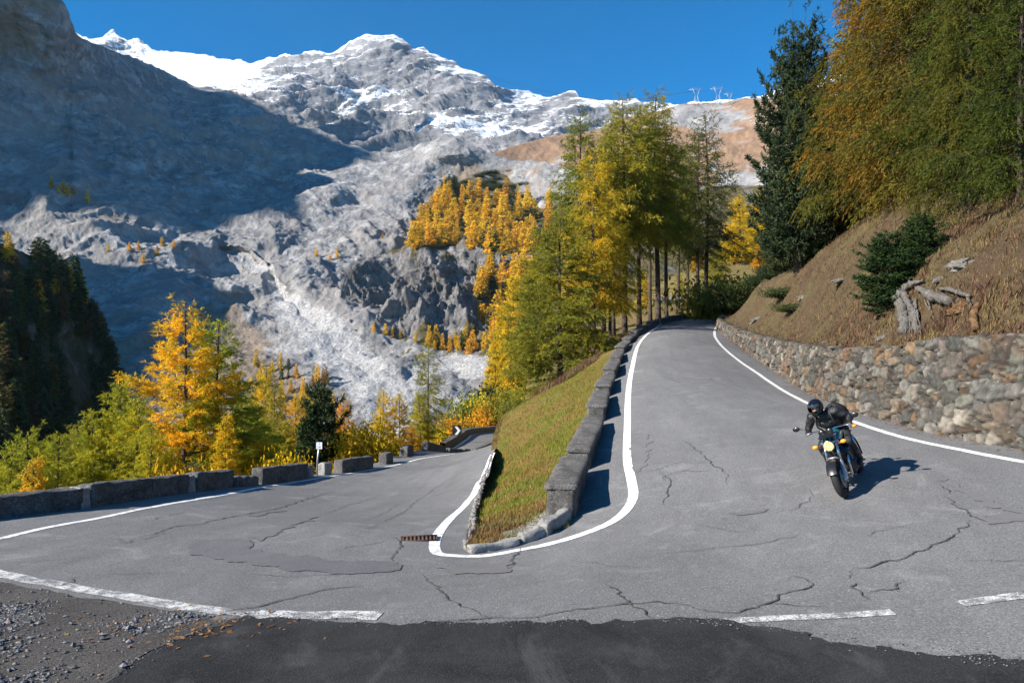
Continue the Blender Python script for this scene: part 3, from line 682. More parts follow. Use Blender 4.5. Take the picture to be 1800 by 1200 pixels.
def block_mesh(L, wd, ht, seed, taper=.03, rough=.018, crown=.02, sag=None):
    """rounded weathered block, x = length, z up from 0"""
    nx, ny, nz_ = max(10, int(L / .09)), 9, 9
    def face(o, a, b, na, nb):
        u, w_ = np.meshgrid(np.linspace(0, 1, na), np.linspace(0, 1, nb), indexing='ij')
        return (np.array(o) + u[..., None] * np.array(a) + w_[..., None] * np.array(b)).reshape(-1, 3), grid_faces(na, nb)
    X, Y, Z = L / 2, wd / 2, ht; b = Build()
    for o, a, bb, na, nb in (((-X, -Y, Z), (L, 0, 0), (0, wd, 0), nx, ny), ((-X, -Y, 0), (L, 0, 0), (0, 0, Z), nx, nz_), ((X, Y, 0), (-L, 0, 0), (0, 0, Z), nx, nz_), ((X, -Y, 0), (0, wd, 0), (0, 0, Z), ny, nz_), ((-X, Y, 0), (0, -wd, 0), (0, 0, Z), ny, nz_)):
        b.add(*face(o, a, bb, na, nb))
    V = np.vstack(b.V); Fc = np.vstack(b.F)
    # weld, then shape
    key = np.round(V, 4); uq, inv = np.unique(key, axis=0, return_inverse=True); inv = inv.ravel(); V = uq; Fc = inv[Fc]
    r = .045                                                # rounded edges
    core = np.c_[np.clip(V[:, 0], -X + r, X - r), np.clip(V[:, 1], -Y + r, Y - r), np.minimum(V[:, 2], Z - r)]
    d = V - core; n = np.linalg.norm(d, axis=1); k = n > 1e-9
    V[k] = core[k] + d[k] / n[k, None] * r
    V[:, 1] *= 1 - taper * V[:, 2] / Z * 2
    V[:, 2] += (V[:, 2] / Z) * crown * (1 - (V[:, 1] / Y) ** 2)
    nr = d / (n[:, None] + 1e-9)
    q = V + seed * 13.7
    V = V + nr * (rough * fbm(q * 5, 4, seed))[:, None] + .02 * np.c_[perlin(q * 1.5, seed + 3), perlin(q * 1.5, seed + 5), np.where(V[:, 2] > .1, perlin(q * 1.2, seed + 7), 0)]
    if sag is not None: V[:, 2] *= sag(V[:, 0] / L + .5)
    V[:, 2] -= np.where((V[:, 2] < .02) & (ht > .1), .10, 0)
    return mesh('block', V, Fc, True)
def place(o, a, b, sink=.02, zfun=ground, lvl=0.0):
    """stand a block so that its length runs from a to b in plan, on the road"""
    a = np.asarray(a, float); b = np.asarray(b, float); m = (a + b) / 2
    za, zb = zfun(*a), zfun(*b); L = np.linalg.norm(b - a)
    o.location = (m[0], m[1], (za + zb) / 2 - sink)
    o.rotation_euler = (Matrix.Rotation(math.atan2(b[1] - a[1], b[0] - a[0]), 4, 'Z') @ Matrix.Rotation(-(math.atan2(zb - za, L) - lvl), 4, 'Y')).to_euler()
# upper road: the row standing along the grass bank
EDGE = catmull([(.97, 10.9), (1.58, 13.8), (2.42, 17.7), (3.05, 21.2), (3.75, 24.7), (4.55, 28.6), (5.4, 32.8), (6.35, 36.5), (7.6, 41), (9.2, 46), (11.2, 51.3), (13.6, 56.2), (16.4, 60.6), (19.6, 64.4), (23.2, 67.6)], 600)
tgE = np.gradient(EDGE, axis=0); tgE /= np.linalg.norm(tgE, axis=1)[:, None]; CEN = EDGE + np.c_[-tgE[:, 1], tgE[:, 0]] * .24
cy = np.array([11.25, 13.65, 17.55, 21.1, 24.6, 28.5, 32.7, 36.4, 40.3, 44.1, 47.7, 51.2, 54.4, 57.5, 60.4, 63.1, 65.6, 67.5])
pos = ['largest concrete guard block with rough broken end face, at the tip of the grass bank',
       'second concrete guard block up the road from the hairpin tip', 'third concrete guard block up the road from the hairpin tip',
       'fourth concrete guard block up the road from the hairpin tip', 'fifth concrete guard block up the road from the hairpin tip', 'sixth concrete guard block up the road from the hairpin tip',
       'seventh concrete guard block up the road from the hairpin tip', 'eighth concrete guard block up the road, beside the tree trunks', 'ninth concrete guard block up the road, beside the tree trunks',
       'tenth concrete guard block up the road, where the row starts to curve', 'eleventh concrete guard block up the road, on the curve below the tall larches']
for i in range(len(cy) - 1):
    a0, a1 = cy[i], cy[i + 1]; gap = .46
    pa = np.array([np.interp(a0 + gap * .5 * (i > 0), CEN[:, 1], CEN[:, k]) for k in (0, 1)]); pb = np.array([np.interp(a1 - gap * .5, CEN[:, 1], CEN[:, k]) for k in (0, 1)])
    L = np.linalg.norm(pb - pa)
    me = block_mesh(L, .5 if i == 0 else .47, [.41, .38, .40, .37, .41, .38][i % 6] if i else .50, i + 1, rough=.035 if i == 0 else .018); me.materials.append(M_CONC)
    o = link('guard_block', me); place(o, pa, pb, lvl=.045 if i < 10 else .02)
    cm = block_mesh(L + .05, .56 if i == 0 else .54, .07, 140 + i, taper=0, rough=.014); cm.materials.append(M_CONC); co = link('cap', cm, o); co.location = (0, 0, ([.41, .38, .40, .37, .41, .38][i % 6] if i else .50) - .02)
    lab = pos[i] if i < len(pos) else 'dark guard block in the far row closing the upper bend'
    tag(o, lab, 'guard block', 'guard blocks along the upper road' if i < len(pos) else 'guard blocks round the far bend')
    # slim spacer stone standing in the gap
    if 0 < i < 9:
        q = np.array([np.interp(a0, CEN[:, 1], CEN[:, k]) for k in (0, 1)]) - np.array([.04, 0])
        me = block_mesh(.16, .26, .22, 40 + i, rough=.02); me.materials.append(M_CONC); o = link('spacer_stone', me)
        place(o, q - [0, .08], q + [0, .08]); tag(o, 'low grey stone standing in a gap between two guard blocks of the upper road', 'stone', 'stones in the guard block gaps')
# lower road: the row on the valley side   (photo x of both ends, height, label)
LB = [(-330, 166, .43, 'longest dark guard wall, at the left edge of the photo by the hairpin', 1.0), (172, 344, .45, 'long guard wall split by a jagged crack, second from the left', 1.0), (357, 419, .48, 'short intact guard block, third from the left on the lower road', 1.0),
      (422, 463, .32, 'low crumbled guard block with a broken uneven top on the lower road', .7), (470, 549, .50, 'guard block with pale lit end, just left of the leaning signpost', 1.0), (609, 663, .52, 'guard block standing just right of the signpost, in front of yellow bushes', 1.0),
      (686, 697, .50, 'small pale kerb stone, stump of a guard block, at the foot of a yellow bush', 1.0), (722, 733, .50, 'small dark guard stone right of the pale stump', 1.0), (757, 787, .52, 'guard block where the lower road turns out of sight', 1.0), (793, 817, .50, 'guard block with light gap beside it, at the road bend', 1.0), (819, 830, .5, 'short guard stone second on the crest of the bend', 1.0), (840, 874, .48, 'last guard block next to the grass bank on the crest', 1.0)]
LL = catmull([(-11.6, 8.0), (-10.3, 9.4), P(0,930,10.8)[:2], P(170,893,13)[:2], P(345,866,16.5)[:2], P(420,857,18.5)[:2], P(560,838,23.5)[:2], P(665,822,28)[:2], P(757,793,35.5)[:2], P(800,786,38.5)[:2], P(878,781,41)[:2]], 900)
LLp = 900 + F * LL[:, 0] / LL[:, 1]; outw = np.gradient(LL, axis=0); outw /= np.linalg.norm(outw, axis=1)[:, None]; outw = np.c_[-outw[:, 1], outw[:, 0]]
LC = LL + outw * .36
for i, (x0, x1, ht, lab, sg) in enumerate(LB):
    k0, k1 = np.searchsorted(LLp, x0), np.searchsorted(LLp, x1); k1 = min(max(k1, k0 + 2), 899)
    if k0 == 0: k0 = 30
    if i == 0:                                               # the wall beside the apex bends: two lengths of one wall
        bsh = Build(); 
    pa, pb = LC[k0], LC[k1]; L = max(.35, np.linalg.norm(pb - pa))
    sag = (lambda u, s=i: .75 + .28 * np.abs(np.sin(u * 9 + s)) * (1 - .5 * u)) if i == 3 else None
    me = block_mesh(L, .42, ht, 60 + i, rough=.035 if i == 1 else .028, sag=sag); me.materials.append(M_CONC)
    o = link('guard_block', me); place(o, pa, pb, .04); tag(o, lab, 'guard block', 'guard blocks along the lower road')
    if i == 1:
        g_ = np.random.default_rng(4); cb_ = Build(); xs = np.linspace(-.45 * L, .05 * L, 26); zs = .12 + .20 * np.linspace(0, 1, 26) + .05 * np.cumsum(g_.normal(0, .35, 26)) * .5
        cb_.tube(np.c_[xs, np.full(26, -.212), np.clip(zs, .08, .40)], .016 * g_.uniform(.5, 1.6, 26), 5); cb_.tube([(.05 * L, -.212, .43), (.055 * L, -.214, .25), (.05 * L, -.212, .02)], .010, 5); cb_.obj('crack', M_CRACK, o)
for x, lab in ((170, 'pale leaning corner stone between the two left guard walls'), (350, 'pale stone in the gap beside the cracked guard wall'), (556, 'narrow pale stone ending the guard block left of the signpost'), (585, 'low trapezoid stone at the foot of the signpost')):
    k = np.searchsorted(LLp, x); q = LC[k]
    me = block_mesh(.34 if x != 585 else .5, .36, .40 if x != 585 else .44, x, taper=.12, rough=.03); me.materials.append(M_ROCK); o = link('kerb_stone', me)
    place(o, LC[max(k - 4, 0)], LC[k + 4], .03); tag(o, lab, 'stone')
# kerb stones round the tip
for (a, b_, ht, wd, lab) in (((826, 972), (908, 957), .10, .17, 'flat pale kerb stone lying lowest at the tip of the grass bank'), ((912, 955), (955, 940), .14, .18, 'middle kerb stone of the curved kerb at the bank tip'), ((955, 941), (998, 912), .19, .20, 'raised weathered kerb stone touching the first guard block')):
    pa, pb = gpx(*a)[:2], gpx(*b_)[:2]; me = block_mesh(np.linalg.norm(pb - pa), wd, ht, 80 + a[0], rough=.045); me.materials.append(M_ROCK)
    o = link('kerb_stone', me); place(o, pa, pb, .0); tag(o, lab, 'kerb stone', 'kerb stones at the bank tip')
sheet('kerb_apron', pxpoly([(850,968),(908,955),(955,938),(990,912),(960,900),(900,935),(860,955)]) , .1, M_ROCK, .05, .03)
M_EDGE = smat('edging stone', (.13, .12, .105), (.30, .285, .26), 9, .9, .8, .02)
# rough stone edging of the bank along the lower road
b = Build(); g = np.random.default_rng(5)
edgep = resample(np.array([gpx(*a)[:2] for a in [(820,968),(828,930),(836,892),(845,862),(852,838),(860,815),(866,798)]]), .09)
for p in edgep:
    s = g.uniform(.018, .05); b.ball((p[0] + g.uniform(-.05, .05), p[1], ground(*p) + s * .25), (s * g.uniform(.7, 1.3), s * g.uniform(1., 2.4), s * g.uniform(.5, 1.3)), 0, 8, 6)
    b.V[-1] += .35 * s * np.c_[perlin(b.V[-1] * 9, 3), perlin(b.V[-1] * 9, 4), perlin(b.V[-1] * 9, 5)]
b.tube([(q_[0], q_[1], ground(*q_) - .005) for q_ in edgep], .03, 6)
tag(b.obj('edging', M_EDGE, None, False), 'rough row of small rubble stones edging the grass bank on the lower road', 'stone edging')

# ================================================================== gravel lay-by
t = NT('gravel bed', 0.95, 0.1); v = t.coord()
c = t.mix(t.ramp(t.noise(v, 1.2, 5, .65), [(.35, 0), (.65, 1)]), (0.085, 0.078, 0.075), (0.16, 0.148, 0.14)); c = t.mix(t.ramp(t.noise(v, 60, 5, .75), [(0.4, 1), (.6, 0)]), c, (0.07, 0.067, 0.066)); c = t.mix(t.math('MULTIPLY', t.ramp(t.noise(v, 38, 4, .75), [(.55, 0), (.66, 1)]), .6), c, (.26, .25, .245))
M_GBED = t.done(c, None, t.bump(t.noise(v, 55, 5, .8), 1, .03))
gpoly = np.vstack([np.array([gpx(*a)[:2] for a in [(0,1025),(80,1040),(200,1060),(300,1076),(385,1088),(420,1092),(330,1120),(262,1150),(200,1196)]]), [[-2.7, 2.0], [-6, -1], [-11, 1], [-11.5, 6], [-9, 8.6]]])
sheet('gravel_bed', gpoly, .2, M_GBED, .02, .012, edge=.06)
g = np.random.default_rng(12)
lo2, hi2 = gpoly.min(0), gpoly.max(0)
pts = np.c_[g.uniform(lo2[0], hi2[0], 130000), g.uniform(lo2[1], hi2[1], 130000)]; pts = pts[inpoly(pts, gpoly)]
dl = polydist(pts, np.array([gpx(*a)[:2] for a in [(0,1025),(200,1060),(385,1088),(262,1150),(200,1196)]])); dens = fbm(np.c_[pts * 1.1, np.zeros(len(pts))], 3, 33) + .9 * dl - .35
keep = (g.uniform(0, 1, len(pts)) < np.clip(dens + .1, .05, 1)) & (pts[:, 1] > 2.5) & (pts[:, 0] > -9); pts = pts[keep]
_bd = resample(np.array([gpx(*a)[:2] for a in [(200,1190),(262,1150),(340,1110),(430,1083),(520,1088),(620,1094),(720,1096),(850,1096),(1000,1093),(1150,1090),(1260,1093),(1360,1102),(1430,1116),(1520,1132),(1640,1150),(1800,1168)]]), .01)
pts = np.vstack([pts, _bd[g.integers(0, len(_bd), 1500)] + g.normal(0, .07, (1500, 2))])      # crumbs along the ragged seam
ico = np.array([[0,0,1],[.9,0,.2],[.28,.85,.2],[-.72,.5,.2],[-.72,-.5,.2],[.28,-.85,.2],[0,0,-.8]]); icf = np.array([[0,1,2],[0,2,3],[0,3,4],[0,4,5],[0,5,1],[6,2,1],[6,3,2],[6,4,3],[6,5,4],[6,1,5]])
n = len(pts); sz = g.lognormal(-4.4, .42, n).clip(.006, .05) * np.where(np.arange(n) >= n - 1500, .42, 1); zz = np.array([ground(*p) for p in pts]) + .02
sh = ico[None] * g.uniform(.55, 1.35, (n, 7, 1)) * np.c_[g.uniform(.7, 1.5, n), g.uniform(.7, 1.2, n), g.uniform(.4, .9, n)][:, None]
th = g.uniform(0, 6.28, n); ct, st = np.cos(th)[:, None], np.sin(th)[:, None]
sh = np.stack([sh[..., 0] * ct - sh[..., 1] * st, sh[..., 0] * st + sh[..., 1] * ct, sh[..., 2]], 2) * sz[:, None, None]
V = (sh + np.c_[pts, zz + sz * .3][:, None]).reshape(-1, 3)
tint = np.repeat(g.uniform(0, 1, n), 7)
t = NT('gravel', 0.85, 0.25); M_GRAV = t.done(t.ramp(t.attr('tint'), [(0, (.07, .072, .08)), (.5, (.15, .155, .17)), (.85, (.23, .23, .24)), (1, (.20, .15, .11))]))
me = mesh('gravel', V, (icf[None] + np.arange(n)[:, None, None] * 7).reshape(-1, 3), False, {'tint': tint}, [M_GRAV]); tag(link('gravel', me), kind='stuff')
# loose leaf litter and grit at the foot of the wall and by the line
lit = []
for k in range(2600):
    j = g.integers(60, NS - 10); q = WB[j] + nrw[j] * abs(g.normal(0.12, .16)); 
    if q[1] > 4: lit.append((q[0], q[1], ground(*q) + .012))
for k in range(500):
    q = gpx(g.normal(1122, 9), g.uniform(585, 625)); lit.append((q[0], q[1], q[2] + .012))
for k in range(170):
    q = gpx(g.normal(330, 90), g.normal(1105, 16) ); lit.append((q[0], q[1], q[2] + .022))
lit = np.array(lit); n = len(lit); s = g.uniform(.012, .04, n); a = g.uniform(0, 6.28, n)
d = np.c_[np.cos(a), np.sin(a), g.uniform(-.1, .3, n)] * s[:, None]; e_ = np.c_[-np.sin(a), np.cos(a), g.uniform(-.3, .3, n)] * s[:, None] * .5
V = np.stack([lit - d, lit + e_, lit + d, lit - e_], 1).reshape(-1, 3); k = np.arange(n) * 4
me = mesh('litter', V, np.stack([k, k + 1, k + 2, k + 3], 1), False, {'tint': np.repeat(g.uniform(0, 1, n), 4)}, [leafmat('litter', [(0, (.10, .05, .03)), (.6, (.26, .13, .05)), (1, (.36, .20, .07))], .1)]); tag(link('fallen_needles', me), kind='stuff')

# ================================================================== signs
M_STEEL = plain('galvanised steel', (.42, .43, .45), .45, .7); M_WHITE = plain('white plate', (.72, .72, .74), .5); M_BLACK = plain('black', (.012, .012, .014), .5); M_BACK = plain('plate back', (.30, .31, .33), .5, .3)
def text(body, size, loc, rot, parent, mat, name='lettering'):
    cu = bpy.data.curves.new(name, 'FONT'); cu.body = body; cu.size = size; cu.align_x = 'CENTER'; cu.align_y = 'CENTER'; cu.extrude = .001
    o = bpy.data.objects.new(name, cu); COL.objects.link(o); me = bpy.data.meshes.new_from_object(o); bpy.data.objects.remove(o)
    me.materials.clear(); me.materials.append(mat); o = bpy.data.objects.new(name, me); COL.objects.link(o); o.parent = parent; o.location = loc; o.rotation_euler = rot; return o
k = np.searchsorted(LLp, 573); q = LC[k]; z0 = ground(*q)
sg = empty('road_sign', (q[0], q[1], z0 - .05)); tag(sg, 'small square white plate on a thin leaning post among the lower guard blocks', 'road sign')
Yq = q[1]; hgt = (830 - 770) * Yq / F
Build().tube([(0, 0, 0), (.02, 0, .6), (.09, 0, hgt * .98)], .03, 10).obj('post', M_STEEL, sg)
pl = Build(); pl.box((.09, -.04, hgt - .10), (.21, .012, .24)); plo = pl.obj('plate', M_WHITE, sg, False)
text('•', .13, (.10, -.0475, hgt - .04), (R(90), 0, 0), plo, M_BLACK, 'lettering'); text('141', .085, (.09, -.0475, hgt - .15), (R(90), 0, 0), plo, M_BLACK, 'lettering')
# chevron board by the lower stretch
c0 = P(803, 766, 62); cs = empty('chevron_sign', c0); tag(cs, 'small black and white chevron board at the bend of the lowest visible road', 'road sign')
s_ = 19 * 62 / F / 2 * 1.0
Build().tube([(0, .03, -1.0), (0, .03, s_ * 2)], .04, 8).obj('post', M_STEEL, cs)
pb_ = Build(); pb_.box((0, 0, s_), (s_ * 1.7, .02, s_ * 2)); po = pb_.obj('plate', M_BLACK, cs, False)
ar = Build(); ar.add(np.array([(-.2, 0, 2 * s_ * .88), (.05, 0, 2 * s_ * .88), (.33, 0, s_), (.05, 0, 2 * s_ * .12), (-.2, 0, 2 * s_ * .12), (.08, 0, s_)]) * [s_ * 2, 1, 1] + [0, -.014, 0], [np.array([[0, 5, 2, 1]]), np.array([[5, 4, 3, 2]])]); ar.obj('arrow', M_WHITE, po, False)
c0 = P(911, 748, 84); cs = empty('delineator_post', c0); tag(cs, 'slim white marker post with a small plate by the dark shrubs', 'marker post')
Build().tube([(-.2, 0, -.8), (-.1, 0, .5), (0, 0, 1.2)], .07, 8).obj('post', M_WHITE, cs); bb_ = Build(); bb_.box((.05, -.08, 1.25), (.42, .04, .5)); bb_.obj('plate', M_BACK, cs, False)

# ================================================================== dead wood and rocks on the hillside
t = NT('dead wood', 0.85, 0.2); v = t.coord()
c = t.mix(t.ramp(t.noise(t.mapping(v, (14, 14, 2.0)), 2.2, 6, .7, .8), [(.35, 0), (.65, 1)]), (0.055, 0.046, 0.04), (0.25, 0.235, 0.22))
M_WOOD = t.done(c, None, t.bump(t.noise(t.mapping(v, (20, 20, 2.5)), 2.4, 6, .7, .8), 1, .04))
t = NT('rotten wood', 0.9, 0.1); v = t.coord(); M_ROT = t.done(t.mix(t.ramp(t.noise(v, 6, 6, .7), [(.35, 0), (.65, 1)]), (0.07, 0.04, 0.025), (0.30, 0.18, 0.09)), None, t.bump(t.noise(v, 9, 6, .75), 1, .08))
def hit(px, py, tree=None): return cast(tree or HB, px, py)
def gnarl(b, pts, rad, seed, m=0, n=10, amp=.35):
    pts = catmull(np.array(pts), len(pts) * 7); rad = np.interp(np.linspace(0, 1, len(pts)), np.linspace(0, 1, len(rad)), rad)
    b.tube(pts, rad, n, m); V = b.V[-1]; c_ = np.repeat(pts, n, 0); d = V - c_
    b.V[-1] = V + d * (amp * 2.2 * fbm(V * [7, 7, 4], 4, seed))[:, None] + .05 * np.c_[perlin(V * 3, seed), perlin(V * 3, seed + 1), perlin(V * 3, seed + 2)]
def off(px, py, d=0.0, up=0.0):
    h_ = hit(px, py); d_ = h_ / np.linalg.norm(h_); return h_ - d_ * d + [0, 0, up]
st = empty('tree_stump', hit(1585, 575)); tag(st, 'pale splintered upright stump on the slope below the dwarf pine', 'tree stump'); o0 = np.array(st.location)
b = Build(); gnarl(b, [off(1592,582,.05) - o0, off(1585,545,.25) - o0, off(1580,515,.3) - o0, off(1600,490,.15) - o0], [.10, .12, .12, .02], 3); gnarl(b, [off(1612,585,.05) - o0, off(1606,550,.22) - o0, off(1590,520,.28) - o0], [.06, .07, .09], 4); gnarl(b, [off(1580,520,.25) - o0, off(1600,500,.4) - o0, off(1622,492,.3) - o0], [.1, .09, .03], 6)
b.obj('trunk', M_WOOD, st)
for q in range(9):
    b = Build(); gnarl(b, [off(1585 + q * 3, 560 - q * 4, .15) - o0, off(1580 + q * 5, 580 + (q % 3) * 6, .12) - o0], [.035, .008], 20 + q, 0, 7); b.obj('root', M_WOOD, st)
lg = empty('fallen_log', hit(1660, 530)); tag(lg, 'grey weathered hollow log with exposed roots lying above the stone wall', 'fallen log'); o0 = np.array(lg.location)
b = Build(); gnarl(b, [off(1615,508,.2) - o0, off(1640,520,.3) - o0, off(1668,528,.33) - o0], [.06, .12, .10], 8, 0, 12); gnarl(b, [off(1650,506,.25) - o0, off(1680,512,.36) - o0, off(1705,520,.25) - o0], [.03, .055, .03], 9)
b.obj('trunk', M_WOOD, lg)
for q_, r_, sd in (([(1630,520,.2),(1636,545,.2)], [.03,.01], 10), ([(1625,515,.2),(1628,535,.22),(1640,552,.15)], [.025,.02,.01], 11), ([(1700,520,.2),(1706,535,.2)], [.03,.015], 12)):
    b = Build(); gnarl(b, [off(*x_) - o0 for x_ in q_], r_, sd, 0, 7); b.obj('root', M_WOOD, lg)
lg = empty('cut_log', hit(1715, 560)); tag(lg, 'short brown cut log end leaning down towards the wall top', 'log'); o0 = np.array(lg.location)
b = Build(); gnarl(b, [off(1718,535,.12) - o0, off(1712,555,.2) - o0, off(1715,578,.2) - o0], [.06, .075, .07], 14, 0, 12, .12); b.obj('bark', M_ROT, lg)
b = Build(); e0 = off(1715, 580, .215) - o0; b.tube([e0, e0 + [0, -.01, -.012]], .055, 12); b.obj('cut_face', M_BLACK, lg)
M_ROCKD = smat('slope rock', (.10, .095, .085), (.21, .20, .18), 5, .9, .8, .03)
rk = [(1690, 540, .26, .20, .16, M_ROT, 'broken tan rotten wood block under the grey log'), (1655, 488, .22, .08, .06, M_WOOD, 'small pale piece of driftwood above the fallen log'), (1333, 560, .6, .22, .16, M_ROCKD, 'low pale rock outcrop at the left end of the slope'), (1455, 600, .34, .14, .10, M_WOOD, 'bleached root lying in the grass above the low part of the wall'), (1480, 490, .5, .25, .08, M_ROCKD, 'flat pale rock slab half buried high on the slope'), (1412, 520, .25, .12, .12, M_ROCKD, 'small white rock in the grass left of the slab'), (1555, 590, .3, .1, .07, M_WOOD, 'low grey branch lying left of the pale stump'), (1690, 462, .22, .5, .12, M_ROCKD, 'pale rock in the brush under the orange larch')]
for px, py, a, b2, c2, m, lab in rk:
    q = hit(px, py); b = Build(); b.ball((0, 0, 0), (a, b2, c2), 0, 26, 18, Matrix.Rotation(R(-20), 3, 'Y')); V = b.V[0]; b.V[0] = V * (1 + .55 * ridged(V * 4 + px, 4, 7)[:, None]) ; o = b.obj('rock' if m is M_ROCKD else 'dead_branch', m, None, False); o.location = q - np.array([0, 0, c2 * .45]); tag(o, lab, 'rock' if m is M_ROCKD else 'dead wood')
# pale masonry wall beyond the bend
b = Build(); A = np.array([P(x, 536 - (i % 2), 84 + i) for i, x in enumerate((1150, 1190, 1230, 1275, 1330))]); A = catmull(A, 120); tz_ = np.linspace(0, 1, 8)
V = A[:, None] + tz_[None, :, None] * np.array([0, .15, 1.0]); V = V + .12 * fbm(V.reshape(-1, 3) * 2.5, 4, 3).reshape(120, 8, 1) * np.array([0, -1, .3]); V[:, 0, 2] -= .5
b.add(V.reshape(-1, 3), grid_faces(120, 8)); V2 = V[:, -1:].repeat(3, 1); V2[:, 1, 1] += .4; V2[:, 2, 1] += .4; V2[:, 2, 2] -= 1.2; b.add(V2.reshape(-1, 3), grid_faces(120, 3))
tag(b.obj('retaining_wall', M_ROCK), 'low pale rubble wall across the slope beyond the upper bend', 'stone wall')
# wall of the lowest stretch
A = resample(LOWER_LEFT + np.array([-.25, 0, 0]), n=60); b = Build(); sec = np.array([(0.18, 0, -.5), (.16, 0, .62), (-.3, 0, .70), (-.36, 0, -1.8)]); V = A[:, None] + sec[None]; V = V + .04 * fbm(V.reshape(-1, 3) * 1.5, 3, 5).reshape(60, 4, 1)
b.add(V.reshape(-1, 3), grid_faces(60, 4)); tag(b.obj('parapet_wall', M_CONC, None, False), 'continuous concrete parapet curving round the lowest visible road', 'parapet')
# ================================================================== mountains and valley
def layer(name, sil, pins, bot, x0, x1, nu, nv, mat, amp=0.02, an=(1, 1, 1), sz=60., silj=3.0, seed=0, zamp=0.0, zs=40., mask=None, kind='structure', extra=None, vpow=1.0, back=.35):
    """a mountainside: columns are bearings, rows climb from the foot to the crest; depth from surveyed points; rock relief on top; the crest has a far side"""
    sil = np.array(sil, float); pn = np.array(list(pins) + [tuple(s) for s in sil[::2]], float)
    T = TPS(pn[:, :2] / 300.0, np.log(pn[:, 2]), 2e-3)
    px = np.linspace(x0, x1, nu); top = np.interp(px, sil[:, 0], sil[:, 1])
    top = top + silj * fbm(np.c_[px / 22., np.zeros(nu), np.zeros(nu) + seed], 5, seed, .6) * 1.3
    bt = np.interp(px, np.array(bot)[:, 0], np.array(bot)[:, 1]); bt = np.maximum(bt, top + 8)
    w = np.linspace(0, 1, nv) ** vpow
    PY = bt[:, None] * (1 - w) + top[:, None] * w; PX = np.repeat(px[:, None], nv, 1)
    pp = np.c_[PX.ravel(), PY.ravel()]
    Y = np.exp(T(pp / 300.0))
    pos = np.c_[(pp[:, 0] - 900) * Y / F, Y, (HOR - pp[:, 1]) * Y / F]
    if callable(amp): a = amp(pp, pos)
    else: a = amp
    if extra is not None: Y = Y * (1 + extra(pp, pos)); pos = np.c_[(pp[:, 0] - 900) * Y / F, Y, (HOR - pp[:, 1]) * Y / F]
    qn = pos @ np.array(Matrix.Rotation(R(14), 3, 'Y')).T * np.array(an)
    n1 = ridged(qn / sz, 7, seed, .54) + .5 * fbm(qn / (sz * .28), 5, seed + 9, .6)
    G0 = pos.reshape(nu, nv, 3); N = np.cross(np.gradient(G0, axis=0), np.gradient(G0, axis=1)).reshape(-1, 3); N /= np.linalg.norm(N, axis=1)[:, None] + 1e-9
    N *= np.where((N * pos).sum(1) > 0, -1, 1)[:, None]
    fade = np.repeat((1 - .75 * w[None, :] ** 5), nu, 0).ravel()
    pos = pos + N * (a * Y * n1 * fade)[:, None]
    if zamp: pos[:, 2] += zamp * fbm(np.c_[pos[:, :2] / zs, np.zeros(len(pos))], 5, seed + 20, .55) * fade
    G = pos.reshape(nu, nv, 3)
    bk = G[:, -1:].repeat(3, 1)                              # far side of the crest
    for k in range(3):
        q = (k + 1) * back / 3; bk[:, k, :2] *= 1 + q * .7; bk[:, k, 2] -= (G[:, -1, 1] * q * .45)
    ft = G[:, :1].copy(); ft[..., 2] -= 40
    A = np.concatenate([ft, G, bk], 1)
    at = {}
    if mask is not None:
        for k, fn in mask.items():
            m = fn(pp, G.reshape(-1, 3)).reshape(nu, nv); at[k] = np.concatenate([m[:, :1], m, m[:, -1:].repeat(3, 1)], 1).ravel()
    me = mesh(name, A.reshape(-1, 3), grid_faces(nu, nv + 4), True, at, [mat])
    o = tag(link(name, me), kind=kind)
    return o, bvh(me)

